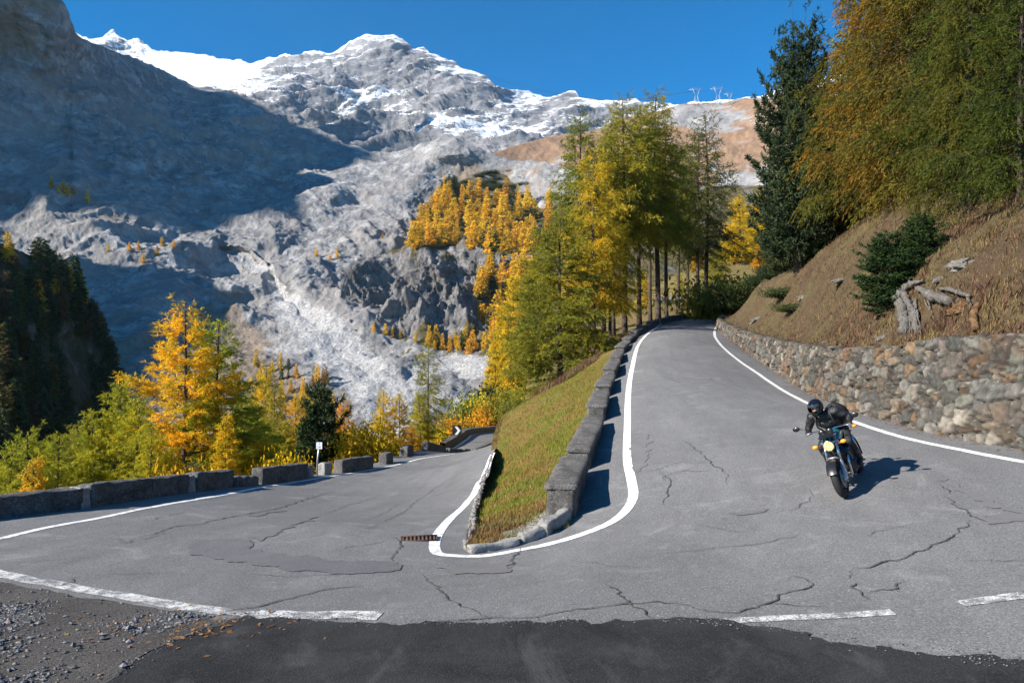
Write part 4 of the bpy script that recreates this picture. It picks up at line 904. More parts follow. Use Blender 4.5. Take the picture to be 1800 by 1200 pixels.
def rockmat(name, c1, c2, c3, scale, snow=None, turf=None, gully=False, bd=6.0, warm=None, strat=1.5):
    t = NT(name, 0.92, 0.15); v = t.coord(); geo = t.n.new('ShaderNodeNewGeometry'); nrm = t.sep(geo.outputs['Normal']); ps = t.sep(geo.outputs['Position'])
    st = t.mapping(v, (1, 1, 2.2), (R(12), R(-18), 0))
    n1 = t.noise(st, 1 / scale, 8, .62); n2 = t.noise(v, 5 / scale, 7, .68); n3 = t.noise(t.mapping(v, (1, 1, strat), (R(10), R(-25), 0)), 2.4 / scale, 8, .72, .5)
    c = t.mix(t.ramp(n1, [(.36, 0), (.64, 1)]), c1, c2); c = t.mix(t.math('MULTIPLY', t.ramp(n3, [(.5, 0), (.60, 1)]), .8), c, c3); c = t.mix(t.math('MULTIPLY', t.ramp(t.noise(t.mapping(v, (1, 1, .35), (R(-20), R(35), 0)), 3.5 / scale, 8, .72, .8), [(.5, 0), (.64, 1)]), .6), c, tuple(x * .62 for x in c1)); c = t.mix(t.math('MULTIPLY', t.ramp(n2, [(.5, 0), (.68, 1)]), .55), c, tuple(x * .5 for x in c1))
    if warm: c = t.mix(t.math('MULTIPLY', t.ramp(t.noise(v, .6 / scale, 5, .6), [(.45, 0), (.62, 1)]), .6), c, warm)
    if turf:
        tc1, tc2 = turf; tn = t.noise(v, 1.4 / scale, 6, .65)
        tcol = t.mix(t.ramp(t.noise(v, 6 / scale, 6, .7), [(.35, 0), (.65, 1)]), tc1, tc2)
        c = t.mix(t.ramp(t.math('ADD', t.attr('turf'), t.math('MULTIPLY', t.math('SUBTRACT', tn, .5), 1.6)), [(.42, 0), (.55, 1)]), c, tcol)
    if gully:
        gcol = t.mix(t.ramp(t.noise(v, .55, 7, .75), [(.38, 0), (.6, 1)]), (0.27, 0.27, 0.28), (0.66, 0.65, 0.65)); gcol = t.mix(t.math('MULTIPLY', t.ramp(t.voro(v, .11), [(.25, 0), (.6, 1)]), .35), gcol, (0.24, 0.24, 0.25))
        c = t.mix(t.ramp(t.math('ADD', t.attr('gully'), t.math('MULTIPLY', t.math('SUBTRACT', n2, .5), .9)), [(.42, 0), (.55, 1)]), c, gcol)
    nb = t.bump(n1, .35, bd * 1.5); nb = t.bump(n3, .8, bd, nb); nb = t.bump(n2, .9, bd * .7, nb); nb = t.bump(t.noise(v, 22 / scale, 6, .7), .9, bd * .22, nb)
    if gully: nb = t.bump(t.noise(v, .45, 6, .7), 1, 2.2, nb)
    rough = None
    if snow:
        f = t.math('ADD', t.attr('snow'), t.math('MULTIPLY', t.math('SUBTRACT', nrm[2], .52), 1.5))
        f = t.math('ADD', f, t.math('MULTIPLY', t.math('SUBTRACT', n3, .5), 3.2)); f = t.math('ADD', f, t.math('MULTIPLY', t.math('SUBTRACT', n2, .5), 1.0))
        s_ = t.ramp(f, [(.47, 0), (.56, 1)]); c = t.mix(s_, c, (0.78, 0.80, 0.84))
    return t.done(c, rough, nb)

# -- the snow peaks at the head of the valley
PEAK = [(-400,60,3900),(60,62,3900),(130,60,3900),(165,66,3850),(185,57,3850),(200,53,3800),(225,70,3800),(245,65,3800),(255,78,3750),(268,89,3700),(300,90,3650),(350,97,3600),(400,103,3500),(438,110,3400),(455,104,3250),(480,98,3200),(500,91,3150),(520,97,3100),(545,88,3080),(562,85,3050),(580,92,3020),(600,79,3000),(625,70,2950),(640,65,2900),(665,60,2900),(690,58,2900),(706,62,2880),(716,72,2880),(726,84,2870),(745,83,2850),(757,92,2850),(770,100,2820),(800,112,2800),(830,122,2780),(860,133,2750),(880,150,2720),(905,158,2700),(940,163,2680),(970,166,2650),(1000,163,2600),(1012,162,2600),(1030,173,2560),(1080,178,2520),(1130,179,2480),(1185,184,2400),(1300,178,2350),(1345,168,2300),(1365,158,2300),(1420,140,2250),(1600,120,2200),(1900,110,2100),(2200,120,2000)]
pk_pins = [(-400,330,2300),(100,300,2400),(440,170,2450),(440,300,2050),(560,130,2700),(560,240,2200),(700,180,2500),(700,240,2200),(700,330,1750),(800,200,2300),(900,240,2000),(900,330,1550),(1000,210,2250),(1100,250,2000),(1300,340,1350),(1700,340,1200),(2200,340,1100),(300,140,3000),(380,140,3000)]
def snowmask(pp, pos):
    x, y = pp[:, 0], pp[:, 1]
    top = np.interp(x, [a[0] for a in PEAK], [a[1] for a in PEAK])
    s = .50 - (y - top - 55) / 230.
    s = np.maximum(s, 1.6 - np.hypot((x - 345) / 130, (y - 118) / 42))            # glacier
    s = np.maximum(s, 1.6 - np.hypot((x - 640) / 80, (y - 170) / 22)); s = np.maximum(s, 1.55 - np.hypot((x - 660) / 60, (y - 190) / 16))
    s = np.maximum(s, 1.7 - np.hypot((x - 800) / 75, (y - 215) / 16)); s = np.maximum(s, 1.85 - np.hypot((x - 890) / 60, (y - 238) / 13))
    s = np.maximum(s, .95 - np.hypot((x - 780) / 60, (y - 118) / 22)); s = np.maximum(s, 1.0 - np.hypot((x - 690) / 60, (y - 85) / 16))
    s = s - .75 * np.exp(-(((x - 800) / 55) ** 2 + ((y - 160) / 28) ** 2)) - .5 * np.exp(-(((x - 470) / 30) ** 2 + ((y - 125) / 18) ** 2)) - .6 * np.exp(-(((x - 940) / 50) ** 2 + ((y - 205) / 22) ** 2))- .45 * np.exp(-(((x - 705) / 45) ** 2 + ((y - 105) / 22) ** 2)) - .5 * np.exp(-(((x - 590) / 70) ** 2 + ((y - 150) / 16) ** 2))
    for cx, cy, rx, ry, a_ in ((545, 100, 26, 8, .8), (505, 108, 24, 9, .8), (600, 98, 22, 7, .7), (690, 84, 34, 13, .8), (735, 100, 20, 9, .6), (860, 146, 24, 8, .8), (640, 118, 40, 9, .7), (560, 125, 40, 10, .7), (215, 72, 12, 5, .7), (985, 175, 30, 7, .7), (1060, 195, 40, 10, .7), (770, 135, 30, 10, .7), (830, 165, 36, 12, .8), (680, 140, 50, 8, .6)):
        s = s - a_ * np.exp(-(((x - cx) / rx) ** 2 + ((y - cy) / ry) ** 2))
    s = s - .9 * sstep(235, 270, y) - .20 * (1 - np.exp(-(((x - 345) / 130) ** 2 + ((y - 118) / 42) ** 2) * .5)) - .12 * sstep(130, 170, y)
    return s
def pkamp(pp, pos): return .017 * np.clip(1 - 1.1 * np.exp(-(((pp[:, 0] - 345) / 110) ** 2 + ((pp[:, 1] - 125) / 40) ** 2)), .03, 1)
M_PEAK = rockmat('snowy rock', (.20, .20, .215), (.32, .315, .325), (.40, .395, .40), 110., snow=True, bd=9, strat=5.0)
mo, MB = layer('snow_mountains', PEAK, pk_pins, [(-400,360),(2200,360)], -400, 2200, 780, 190, M_PEAK, pkamp, an=(.7, 1, 2.6), sz=330., silj=2.4, seed=3, zamp=14, zs=120, mask={'snow': snowmask})

# -- the valley head: the shaded wall on the left and the bare grey slopes
MID = [(-400,-420,560),(-150,-190,700),(-40,-70,850),(60,-30,950),(98,-8,1000),(112,8,1010),(120,30,1030),(128,54,1060),(140,67,1110),(155,74,1170),(200,90,1350),(250,106,1600),(300,131,1700),(350,151,1780),(410,158,1820),(470,176,1850),(520,201,1830),(560,229,1780),(610,251,1700),(650,262,1650),(680,267,1600),(700,262,1580),(740,248,1540),(785,240,1500),(815,245,1470),(840,258,1440),(880,272,1380),(940,285,1300),(1000,300,1200),(1150,330,1100)]
md_pins = [(0,100,940),(0,230,880),(115,150,1085),(200,160,1250),(300,250,1280),(420,230,1500),(500,300,1400),(600,285,1500),(60,320,800),(200,340,850),(380,400,900),(390,432,840),(300,400,850),(450,425,840),(540,395,980),(545,340,1150),(600,310,1330),(640,300,1400),(640,360,1180),(760,290,1380),(0,430,640),(0,330,780),(150,470,640),(300,470,670),(430,530,650),(520,540,610),(480,500,690),(560,600,480),(650,740,310),(300,600,460),(420,650,400),(-300,600,240),(-300,790,180),(0,790,200),(300,790,250),(600,790,270),(800,790,280),(1100,790,330),(800,650,430),(1000,500,780),(800,450,950),(700,380,1050),(1150,450,900),(-400,100,450),(-400,400,300)]
_q = lambda L_: [(x, y, 560 * (d / 560.) ** .58) for x, y, d in L_]
MID = _q(MID); md_pins = _q(md_pins)
gl = np.array([(385,436),(430,445),(470,475),(500,528),(540,560),(590,610),(640,650),(665,690),(690,745),(700,800)], float); gwid = np.array([5,6,9,20,32,40,46,44,40,45], float)
def gullymask(pp, pos):
    d = polydist(pp, gl); w_ = np.interp(pp[:, 1], gl[:, 1], gwid); m = 1.0 - d / w_ * .55
    m2 = 1.0 - polydist(pp, np.array([(720,665),(790,640),(860,640),(880,660)])) / 40.
    return np.clip(np.maximum(m, m2 * .7), 0, 1)
def turf_shade_mid(pp, pos):
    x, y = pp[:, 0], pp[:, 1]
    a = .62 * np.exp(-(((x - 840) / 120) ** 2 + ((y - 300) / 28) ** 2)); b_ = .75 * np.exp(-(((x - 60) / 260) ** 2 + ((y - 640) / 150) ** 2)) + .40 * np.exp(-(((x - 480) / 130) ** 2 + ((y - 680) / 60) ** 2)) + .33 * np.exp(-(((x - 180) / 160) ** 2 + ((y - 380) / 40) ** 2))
    return a + b_ + .6 * np.exp(-(((x - 30) / 120) ** 2 + ((y - 50) / 100) ** 2)) + .52 * np.exp(-(((x - 420) / 120) ** 2 + ((y - 600) / 90) ** 2)) - .6 * np.clip(gullymask(pp, pos), 0, 1)  # upper-left patch is no turf: paints the dark cliff's shade from weak skylight
def midamp(pp, pos):
    x, y = pp[:, 0], pp[:, 1]
    return .0105 + .008 * sstep(360, 250, y) * sstep(100, 200, x) + .014 * sstep(200, 60, x) * sstep(260, 60, y) - .008 * np.clip(gullymask(pp, pos), 0, 1) + .004 * sstep(350, 500, y)
def midextra(pp, pos):
    x, y = pp[:, 0], pp[:, 1]
    # moraine spur whose right flank falls away: nearer on its left, stepping back to the right
    e = 0 * x
    e += -.05 * np.exp(-(((x - 790) / 60) ** 2 + ((y - 262) / 26) ** 2))
    e += .035 * np.clip(gullymask(pp, pos) - .2, 0, 1)
    # knobs of bare rock
    for cx, cy, rx, ry, a in ((480,395,55,24,-.035),(600,330,70,30,-.03),(690,330,50,40,-.03),(540,480,60,22,-.04),(620,400,70,24,-.035),(410,500,40,18,-.04),(740,320,30,22,-.03),(470,470,30,16,-.035)):
        e += a * np.exp(-(((x - cx) / rx) ** 2 + ((y - cy) / ry) ** 2))
    return e
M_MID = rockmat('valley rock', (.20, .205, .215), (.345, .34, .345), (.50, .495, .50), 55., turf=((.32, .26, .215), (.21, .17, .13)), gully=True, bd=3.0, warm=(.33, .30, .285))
vo, VB = layer('valley_slopes', MID, md_pins, [(-400,800),(1150,800)], -22, 1150, 560, 460, M_MID, midamp, an=(1, 1, 1.2), sz=120., silj=2.5, seed=13, zamp=7, zs=60, mask={'turf': turf_shade_mid, 'gully': gullymask}, extra=midextra)

# -- brown hill behind the tall larches
RGT = [(780,330,1050),(830,290,1100),(860,274,1150),(890,261,1200),(920,251,1230),(960,242,1260),(1000,236,1290),(1060,225,1310),(1120,200,1340),(1180,190,1350),(1205,183,1350),(1240,179,1340),(1270,181,1330),(1300,173,1320),(1340,173,1300),(1400,160,1260),(1500,140,1230),(1650,110,1200),(2100,80,1100)]
rt_pins = [(780,480,800),(900,330,1080),(900,480,780),(1000,300,1120),(1100,300,1100),(1100,480,700),(1250,250,1150),(1250,330,950),(1300,400,760),(1300,480,560),(1500,300,900),(1500,480,500),(2100,300,700),(2100,520,380)]
def turfr(pp, pos):
    x, y = pp[:, 0], pp[:, 1]
    return .72 - .55 * np.exp(-(((x - 1240) / 75) ** 2 + ((y - 205) / 28) ** 2)) - .5 * np.exp(-(((x - 1310) / 60) ** 2 + ((y - 325) / 40) ** 2)) - .4 * np.exp(-(((x - 935) / 50) ** 2 + ((y - 290) / 14) ** 2)) - .45 * np.exp(-(((x - 930) / 60) ** 2 + ((y - 325) / 18) ** 2)) - .3 * sstep(182, 172, y)
M_RGT = rockmat('brown hill', (.27, .26, .26), (.38, .37, .365), (.30, .285, .28), 55., turf=((.33, .205, .13), (.23, .15, .095)), bd=3.5)
ro, RB = layer('brown_hill', RGT, rt_pins, [(780,520),(2100,560)], 780, 2100, 460, 150, M_RGT, .007, sz=110., silj=2.0, seed=23, zamp=4, zs=60, mask={'turf': turfr})

# -- the rock step with its larch wood
CLF = [(525,640,505),(540,612,525),(560,588,548),(575,570,562),(588,545,575),(597,520,575),(603,490,585),(618,470,600),(640,458,612),(668,449,625),(700,442,640),(722,424,655),(740,398,690),(752,370,740),(765,345,800),(782,328,850),(800,320,880),(850,305,920),(900,302,930),(960,315,920),(1050,325,900),(1150,330,860),(1300,325,800),(1500,330,700)]
cl_pins = [(720,443,618),(780,442,606),(840,440,606),(900,445,615),(1000,445,620),(660,470,604),(720,500,590),(800,500,588),(880,500,590),(640,530,570),(600,585,540),(660,597,535),(720,592,530),(780,592,530),(850,575,540),(950,560,530),(1100,560,480),(525,650,506),(600,645,516),(660,628,512),(720,640,486),(790,662,474),(860,692,430),(900,720,400),(1100,720,330),(1500,720,290),(1300,480,550),(850,390,740),(950,390,760),(780,390,700),(850,640,470)]
def turfc(pp, pos):
    x, y = pp[:, 0], pp[:, 1]
    cliff = np.exp(-(((x - 740) / 130) ** 4 + ((y - 515) / 68) ** 4))
    return .62 - .62 * cliff - .45 * sstep(640, 560, x) - .3 * np.exp(-(((x - 890) / 60) ** 2 + ((y - 480) / 40) ** 2)) - .45 * sstep(610, 660, y) * sstep(900, 800, x)
def gulc(pp, pos): return np.clip(gullymask(pp, pos) * sstep(560, 620, pp[:, 1]) + .4 * np.exp(-(((pp[:, 0] - 800) / 90) ** 2 + ((pp[:, 1] - 655) / 30) ** 2)), 0, 1)
def clamp_(pp, pos):
    x, y = pp[:, 0], pp[:, 1]
    return .006 + .034 * np.exp(-(((x - 750) / 170) ** 4 + ((y - 515) / 75) ** 4))
M_CLF = rockmat('cliff rock', (.15, .145, .148), (.29, .28, .28), (.36, .345, .345), 30., turf=((.16, .12, .05), (.09, .085, .035)), gully=True, bd=3.0)
co, CB = layer('rock_step', CLF, cl_pins, [(525,650),(600,645),(660,628),(720,640),(790,662),(860,692),(900,722),(1500,730)], 525, 1500, 460, 260, M_CLF, clamp_, an=(1, 1, .55), sz=60., silj=1.2, seed=33, zamp=1.5, zs=25, mask={'turf': turfc, 'gully': gulc})

# -- wooded spur at the far left
LFT = [(-500,330,130),(-200,395,150),(-60,412,165),(0,424,172),(30,436,180),(60,452,188),(100,478,198),(140,498,208),(165,540,215),(185,590,218),(205,640,220),(225,690,222),(240,740,222),(262,800,215)]
lf_pins = [(-500,800,75),(-200,700,110),(0,600,150),(0,800,115),(100,600,185),(100,760,160),(160,700,195),(200,800,190),(240,830,190)]
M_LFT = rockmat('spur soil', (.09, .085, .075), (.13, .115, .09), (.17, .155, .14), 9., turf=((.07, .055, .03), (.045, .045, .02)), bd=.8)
lo_o, LB_ = layer('wooded_spur', LFT, lf_pins, [(-500,850),(262,850)], -500, 262, 220, 150, M_LFT, .012, sz=22., silj=3.0, seed=43, zamp=.8, zs=9, mask={'turf': lambda pp, pos: .6 + 0 * pp[:, 0]})

# ================================================================== unseen ridges added on the left, crests fitted to cast the valley's shade
def nearest_hit(px, py):
    best = None
    for tr in (VB, CB, LB_, MB, RB):
        h_ = cast(tr, px, py)
        if h_ is not None and (best is None or h_[1] < best[1]): best = h_
    return best
def shading_ridge(name, poly, skip, test, Xp, ymax, mat, thick=260., jag=6., binw=30., step=9):
    gx_, gy_ = np.meshgrid(np.arange(test[0], test[2], step), np.arange(test[1], test[3], step)); g_ = np.c_[gx_.ravel(), gy_.ravel()]
    if skip is not None: g_ = g_[~inpoly(g_, skip)]
    ins = inpoly(g_, poly); q = []
    for (px, py), s_ in zip(g_, ins):
        h_ = nearest_hit(px, py)
        if h_ is None or h_[1] < 120: continue
        k = (h_[0] - Xp) / -SUN[0]; c_ = h_ + SUN * k
        if k > 0 and -900 * c_[1] / F > Xp + 60 and c_[1] < ymax: q.append((c_[1], c_[2], s_))
    q = np.array(q); yy0 = np.arange(q[:, 0].min() - binw, q[:, 0].max() + 2 * binw, binw); cr = []
    for y in yy0:
        m = q[np.abs(q[:, 0] - y) < binw]; s_ = m[m[:, 2] > .5, 1]; l_ = m[m[:, 2] < .5, 1]
        if len(s_) == 0: cr.append((l_.min() - 25) if len(l_) else np.nan); continue
        cand = np.unique(np.concatenate([s_ + .5, l_ - .5])); err = [(s_ > c).sum() + (l_ < c).sum() for c in cand]; cr.append(cand[int(np.argmin(err))])
    cr = np.array(cr); ok = ~np.isnan(cr); cr = np.interp(yy0, yy0[ok], cr[ok]); print(name, [(int(a), int(b_)) for a, b_ in zip(yy0, cr)][::3])
    q = np.array([(yy0[0] - 40, cr[0] - 150), *zip(yy0, cr), (yy0[-1] + 60, cr[-1] - 200)])
    yy = np.arange(q[0, 0], q[-1, 0], 6.0); cz = np.interp(yy, q[:, 0], q[:, 1]); cz = cz + jag * fbm(np.c_[yy / 60., np.zeros(len(yy)), np.zeros(len(yy))], 5, 7, .6)
    rows = []
    for s_, dz in ((thick * 1.0, -.95), (thick * .55, -.55), (thick * .2, -.18), (0, 0), (-thick * .25, -.15), (-thick * .8, -.6), (-thick * 1.3, -.98)):
        rows.append(np.c_[np.full(len(yy), Xp + s_ * 0 - (abs(s_) if s_ < 0 else -s_ * .12)), yy, cz + dz * (np.abs(cz) + 60)])
    A = np.stack(rows, 1); A[:, :, 0] += 12 * fbm(A.reshape(-1, 3) / 50., 4, 5).reshape(A.shape[:2]) * np.array([1, 1, .6, 0, .6, 1, 1])
    return tag(link(name, mesh(name, A.reshape(-1, 3), grid_faces(len(yy), 7), True, None, [mat])), kind='structure')
B1 = [(150,85),(250,120),(350,165),(430,175),(500,205),(560,236),(620,256),(680,268),(660,288),(600,300),(552,335),(540,362),(536,390),(495,402),(450,420),(395,434),(330,410),(250,385),(150,350),(60,322)]
B2 = [(0,430),(60,448),(150,462),(200,472),(300,456),(350,472),(405,520),(433,530),(424,560),(390,585),(330,620),(275,680),(240,735)]
M_RIDGE = rockmat('ridge rock', (.20, .195, .20), (.30, .29, .29), (.36, .35, .35), 60., bd=4)
B1 = [(-100,20),(150,85),(250,120),(350,165),(430,175),(500,205),(560,236),(620,256),(680,268),(660,288),(600,300),(552,335),(540,362),(536,390),(495,402),(450,420),(395,434),(330,410),(250,385),(150,350),(60,322),(-100,300)]
B2 = [(-100,420),(0,430),(60,448),(150,462),(200,472),(300,456),(350,472),(405,520),(433,530),(424,560),(390,585),(330,620),(275,680),(240,735),(220,800),(-100,800)]
shading_ridge('shading_mountain', B1, B2, (-40, 10, 800, 800), -1400., 1750., M_RIDGE)  # unseen; its crest draws the shadow edge on the valley head
shading_ridge('shading_hill', B2, B1, (-40, 330, 620, 780), -620., 700., M_RIDGE, 90., 2., 16.)  # unseen; added to shade the left spur and the moraine flank
# ================================================================== trees
def barkmat(name, c1, c2):
    t = NT(name, 0.95, 0.1); v = t.coord(); n = t.noise(t.mapping(v, (6, 6, 1.2)), 2.5, 6, .7)
    return t.done(t.mix(t.ramp(n, [(.35, 0), (.65, 1)]), c1, c2), None, t.bump(t.noise(t.mapping(v, (9, 9, 2)), 3, 5, .7), 1, .05))
M_BARK = barkmat('larch bark', (.045, .033, .027), (.13, .10, .085)); M_BARKD = barkmat('pine bark', (.04, .033, .03), (.10, .085, .075))
M_LARCH = leafmat('larch needles', [(0, (.38, .50, .9)), (.35, (.70, .78, 1.0)), (.7, (1.0, 1.0, 1.0)), (1, (1.25, 1.12, .9))], .38, True)
M_PINE = leafmat('pine needles', [(0, (.45, .5, .5)), (.5, (.9, .95, .9)), (1, (1.5, 1.4, 1.1))], .15, True)
M_BROAD = leafmat('broad leaves', [(0, (.45, .55, .8)), (.5, (.95, .95, 1.0)), (1, (1.2, 1.1, .9))], .4, True)

def quads(c, d, L, wd, g, tint):
    """leaf blades: centre root c, direction d, length L, width wd"""
    n = len(c); d = d / (np.linalg.norm(d, axis=1)[:, None] + 1e-9)
    r = g.normal(size=(n, 3)); s = np.cross(d, r); s /= np.linalg.norm(s, axis=1)[:, None] + 1e-9
    s = s * (wd * .5)[:, None]; e = d * L[:, None]
    V = np.stack([c - s * .5, c + s * .5, c + e * .55 + s, c + e, c + e * .55 - s], 1)
    k = np.arange(n)[:, None] * 5
    return V.reshape(-1, 3), np.hstack([k, k + 1, k + 2, k + 3, k + 4]), np.repeat(tint, 5)

def conifer(seed, Ht, cb, rm, nb, prof=.8, e0=-8, e1=45, droop=.35, tip=.25, td=7., tl=.42, hang=.5, ls=.17, lw=.05, per=9, spread=.75, trunk_r=.012, rag=.35, dead=0, radial=False, lean=0.0, colw=0.0, gap=1.1):
    g = np.random.default_rng(seed)
    # trunk with a slight sway
    hz = np.linspace(0, 1, 14); sway = np.c_[.02 * Ht * np.sin(hz * 3 + seed) * hz + lean * hz * Ht, .015 * Ht * np.sin(hz * 2.3 + seed * 2) * hz, hz * Ht]
    tr = Build(); rad = trunk_r * Ht * (1 - hz * .93) + .012; rad[0] *= 1.35; sway[0, 2] = -.5; tr.tube(sway, rad, 9)
    h = cb + (0.985 - cb) * (np.arange(nb) + g.uniform(0, 1, nb)) / nb; az = np.arange(nb) * 2.399 + g.uniform(-.6, .6, nb)
    q = (h - cb) / (1 - cb)
    lob = 1 + rag * perlin(np.c_[np.cos(az) * 1.3, np.sin(az) * 1.3, h * 5 + seed], seed) * 1.6
    L = rm * ((1 - q) ** prof * (1 - colw) + colw * np.sqrt(np.clip(1 - q, 0, 1))) * g.uniform(.62, 1.12, nb) * lob + .025 * Ht
    L *= np.where(q < .12, .75 + 2 * q, 1); el = np.radians(e0 + (e1 - e0) * q ** 1.3 + g.normal(0, 7, nb))
    d0 = np.c_[np.cos(az), np.sin(az)]; sv = np.array([np.interp(h, hz, sway[:, k]) for k in range(3)]).T
    def bp(i, s):                                            # point on branch i at s
        Li = L[i]; z = Li * (np.tan(el[i]) * s - droop * s ** 2 + tip * s ** 3)
        return np.c_[sv[i, 0] + d0[i, 0] * Li * s, sv[i, 1] + d0[i, 1] * Li * s, sv[i, 2] + z]
    ss = np.linspace(0, 1, 5)
    for i in range(nb):
        ii = np.full(5, i); p = bp(ii, ss); tr.tube(p, np.linspace(.009 * L[i] + .006, .003, 5), 4, 0, False)
    for k in range(dead):                                    # bare snags below the crown
        a = g.uniform(0, 6.28); hh = g.uniform(.12, cb + .1) * Ht; l = g.uniform(.4, 1.5); b0 = np.array([np.interp(hh / Ht, hz, sway[:, 0]), np.interp(hh / Ht, hz, sway[:, 1]), hh])
        tr.tube([b0, b0 + [math.cos(a) * l * .6, math.sin(a) * l * .6, -.05 * l], b0 + [math.cos(a) * l, math.sin(a) * l, -.25 * l]], [.025, .015, .005], 4, 0, False)
    # twigs
    nt = np.maximum(3, (L * td).astype(int)); bi = np.repeat(np.arange(nb), nt); s = g.uniform(.10, 1.0, len(bi)) ** .8
    base = bp(bi, s); tg = bp(bi, np.minimum(s + .05, 1.05)) - base; tg /= np.linalg.norm(tg, axis=1)[:, None] + 1e-9
    side = np.c_[-d0[bi, 1], d0[bi, 0], np.zeros(len(bi))] * g.choice([-1, 1], len(bi))[:, None]
    ang = g.uniform(.35, 1.15, len(bi))[:, None]; td_ = tg * np.cos(ang) + side * np.sin(ang) + np.array([0, 0, 1]) * (g.normal(0, .25, len(bi)) - hang * .35)[:, None]
    tlen = np.minimum(tl * L[bi] * (1.15 - .75 * s), 1.0 if not radial else .6) * g.uniform(.5, 1.25, len(bi)) + .08
    nn = np.maximum(2, (tlen / ls * per * .33).astype(int)); ti = np.repeat(np.arange(len(bi)), nn); u = g.uniform(0, 1, len(ti))
    if radial: u = u ** .45
    c = base[ti] + td_[ti] * (tlen[ti] * u)[:, None]; c[:, 2] -= hang * .45 * tlen[ti] * u ** 2
    if radial: d = td_[ti] * .55 + g.normal(0, spread, (len(ti), 3)) + np.array([0, 0, .45])
    else: d = td_[ti] + g.normal(0, spread, (len(ti), 3)); d[:, 2] -= hang * u * .6
    cl = fbm(np.c_[c * (2.2 / max(.6, rm))], 3, seed + 3)
    keep = g.uniform(0, 1, len(c)) < np.clip(1.0 + cl * gap, +.1 if gap > 1.4 else .3, 1); c, d, cl, ti = c[keep], d[keep], cl[keep], ti[keep]
    tint = np.clip(.52 + .55 * cl + g.normal(0, .14, len(c)) + .12 * g.normal(0, 1, nb)[bi[ti]], 0, 1)
    V, Fq, T_ = quads(c, d, ls * g.uniform(.5, 1.6, len(c)), lw * g.uniform(.7, 1.3, len(c)), g, tint)
    return V, Fq, T_, tr
def proto(kind, leaf, bark, *a, **k):
    V, Fq, T_, tr = conifer(*a, **k)
    cm = mesh(kind + ' crown', V, Fq, True, {'tint': T_}, [leaf]); tm = tr.mesh(kind + ' trunk', [bark])
    return dict(c=cm, t=tm, H=a[1] if len(a) > 1 else k['Ht'], n=len(Fq))
PR = {}
PR['larchA'] = proto('larch', M_LARCH, M_BARK, 1, 10., .05, 2.5, 165, prof=.78, per=22, td=16, ls=.12, lw=.023)          # full to the ground
PR['larchB'] = proto('larch', M_LARCH, M_BARK, 2, 10., .05, 2.5, 150, prof=.74, per=22, td=16, ls=.12, lw=.023, rag=.6, droop=.45, tip=.45)   # ragged
PR['larchC'] = proto('larch', M_LARCH, M_BARK, 3, 18., .43, 2.9, 150, prof=.75, per=12, td=11, ls=.2, lw=.042, dead=26, e0=-20, droop=.45, tip=.3, hang=.7, colw=.15)   # tall, clear stem
PR['larchD'] = proto('larch', M_LARCH, M_BARK, 4, 18., .46, 2.7, 140, prof=.7, per=11, td=11, ls=.2, lw=.042, dead=30, e0=-22, droop=.5, tip=.35, hang=.8, rag=.5, colw=.15)
PR['larchE'] = proto('larch', M_LARCH, M_BARK, 5, 13., .12, 3.9, 145, prof=.55, per=14, td=9.5, gap=1.5, dead=14, ls=.15, lw=.034, e0=-18, droop=.5, tip=.45, hang=1.3, tl=.55, rag=.4, spread=.5)    # broad, hanging
PR['larchF'] = proto('larch', M_LARCH, M_BARK, 15, 13., .10, 3.7, 145, prof=.6, per=14, td=9.5, gap=1.5, dead=14, ls=.15, lw=.034, e0=-10, droop=.5, tip=.5, hang=1.2, tl=.55, rag=.5, spread=.5)
PR['larchH'] = proto('larch', M_LARCH, M_BARK, 35, 14., .30, 3.0, 140, prof=.7, per=13, td=11, ls=.17, lw=.036, dead=18, e0=-18, droop=.5, tip=.4, hang=.8, rag=.55)
PR['larchS'] = proto('larch', M_LARCH, M_BARK, 6, 6., .02, 1.3, 120, prof=.85, per=18, td=20, ls=.15, lw=.036, e1=55, colw=.2)        # small, conical
PR['larchG'] = proto('larch', M_LARCH, M_BARK, 16, 18., .34, 3.0, 105, prof=.6, per=10, td=10, ls=.2, lw=.042, dead=16, e0=-25, droop=.5, tip=.5, hang=.6, rag=.6, colw=.2)       # thin, see-through
PR['pineA'] = proto('stone pine', M_PINE, M_BARKD, 7, 13., .05, 2.7, 230, prof=.5, e0=5, e1=68, droop=.05, tip=.4, td=12, tl=.38, hang=0, ls=.22, lw=.055, per=26, spread=.7, radial=True, rag=.5, colw=.55)
PR['pineB'] = proto('pine', M_PINE, M_BARKD, 8, 6., .03, 1.6, 150, prof=.65, e0=0, e1=60, droop=.1, tip=.3, td=15, tl=.4, hang=0, ls=.17, lw=.05, per=22, spread=.65, radial=True, rag=.4, colw=.3)
PR['spruce'] = proto('spruce', M_PINE, M_BARKD, 9, 12., .04, 2.4, 165, prof=.8, e0=-22, e1=30, droop=.25, tip=.25, td=14, tl=.42, hang=.7, ls=.2, lw=.075, per=15, spread=.5, rag=.3)
for q, (sd, rr) in enumerate(((21, 2.5), (22, 2.9), (23, 2.2))):
    PR['far%d' % q] = proto('distant larch', M_LARCH, M_BARK, sd, 12., .05, rr, 60, prof=.75, td=5, tl=.5, ls=.8, lw=.36, per=13, spread=.8, rag=.35)
PR['fars'] = proto('distant spruce', M_PINE, M_BARKD, 24, 12., .04, 2.3, 60, prof=.8, e0=-18, e1=30, td=5, tl=.5, ls=.85, lw=.5, per=11, spread=.6)
print({k: v['n'] for k, v in PR.items()})

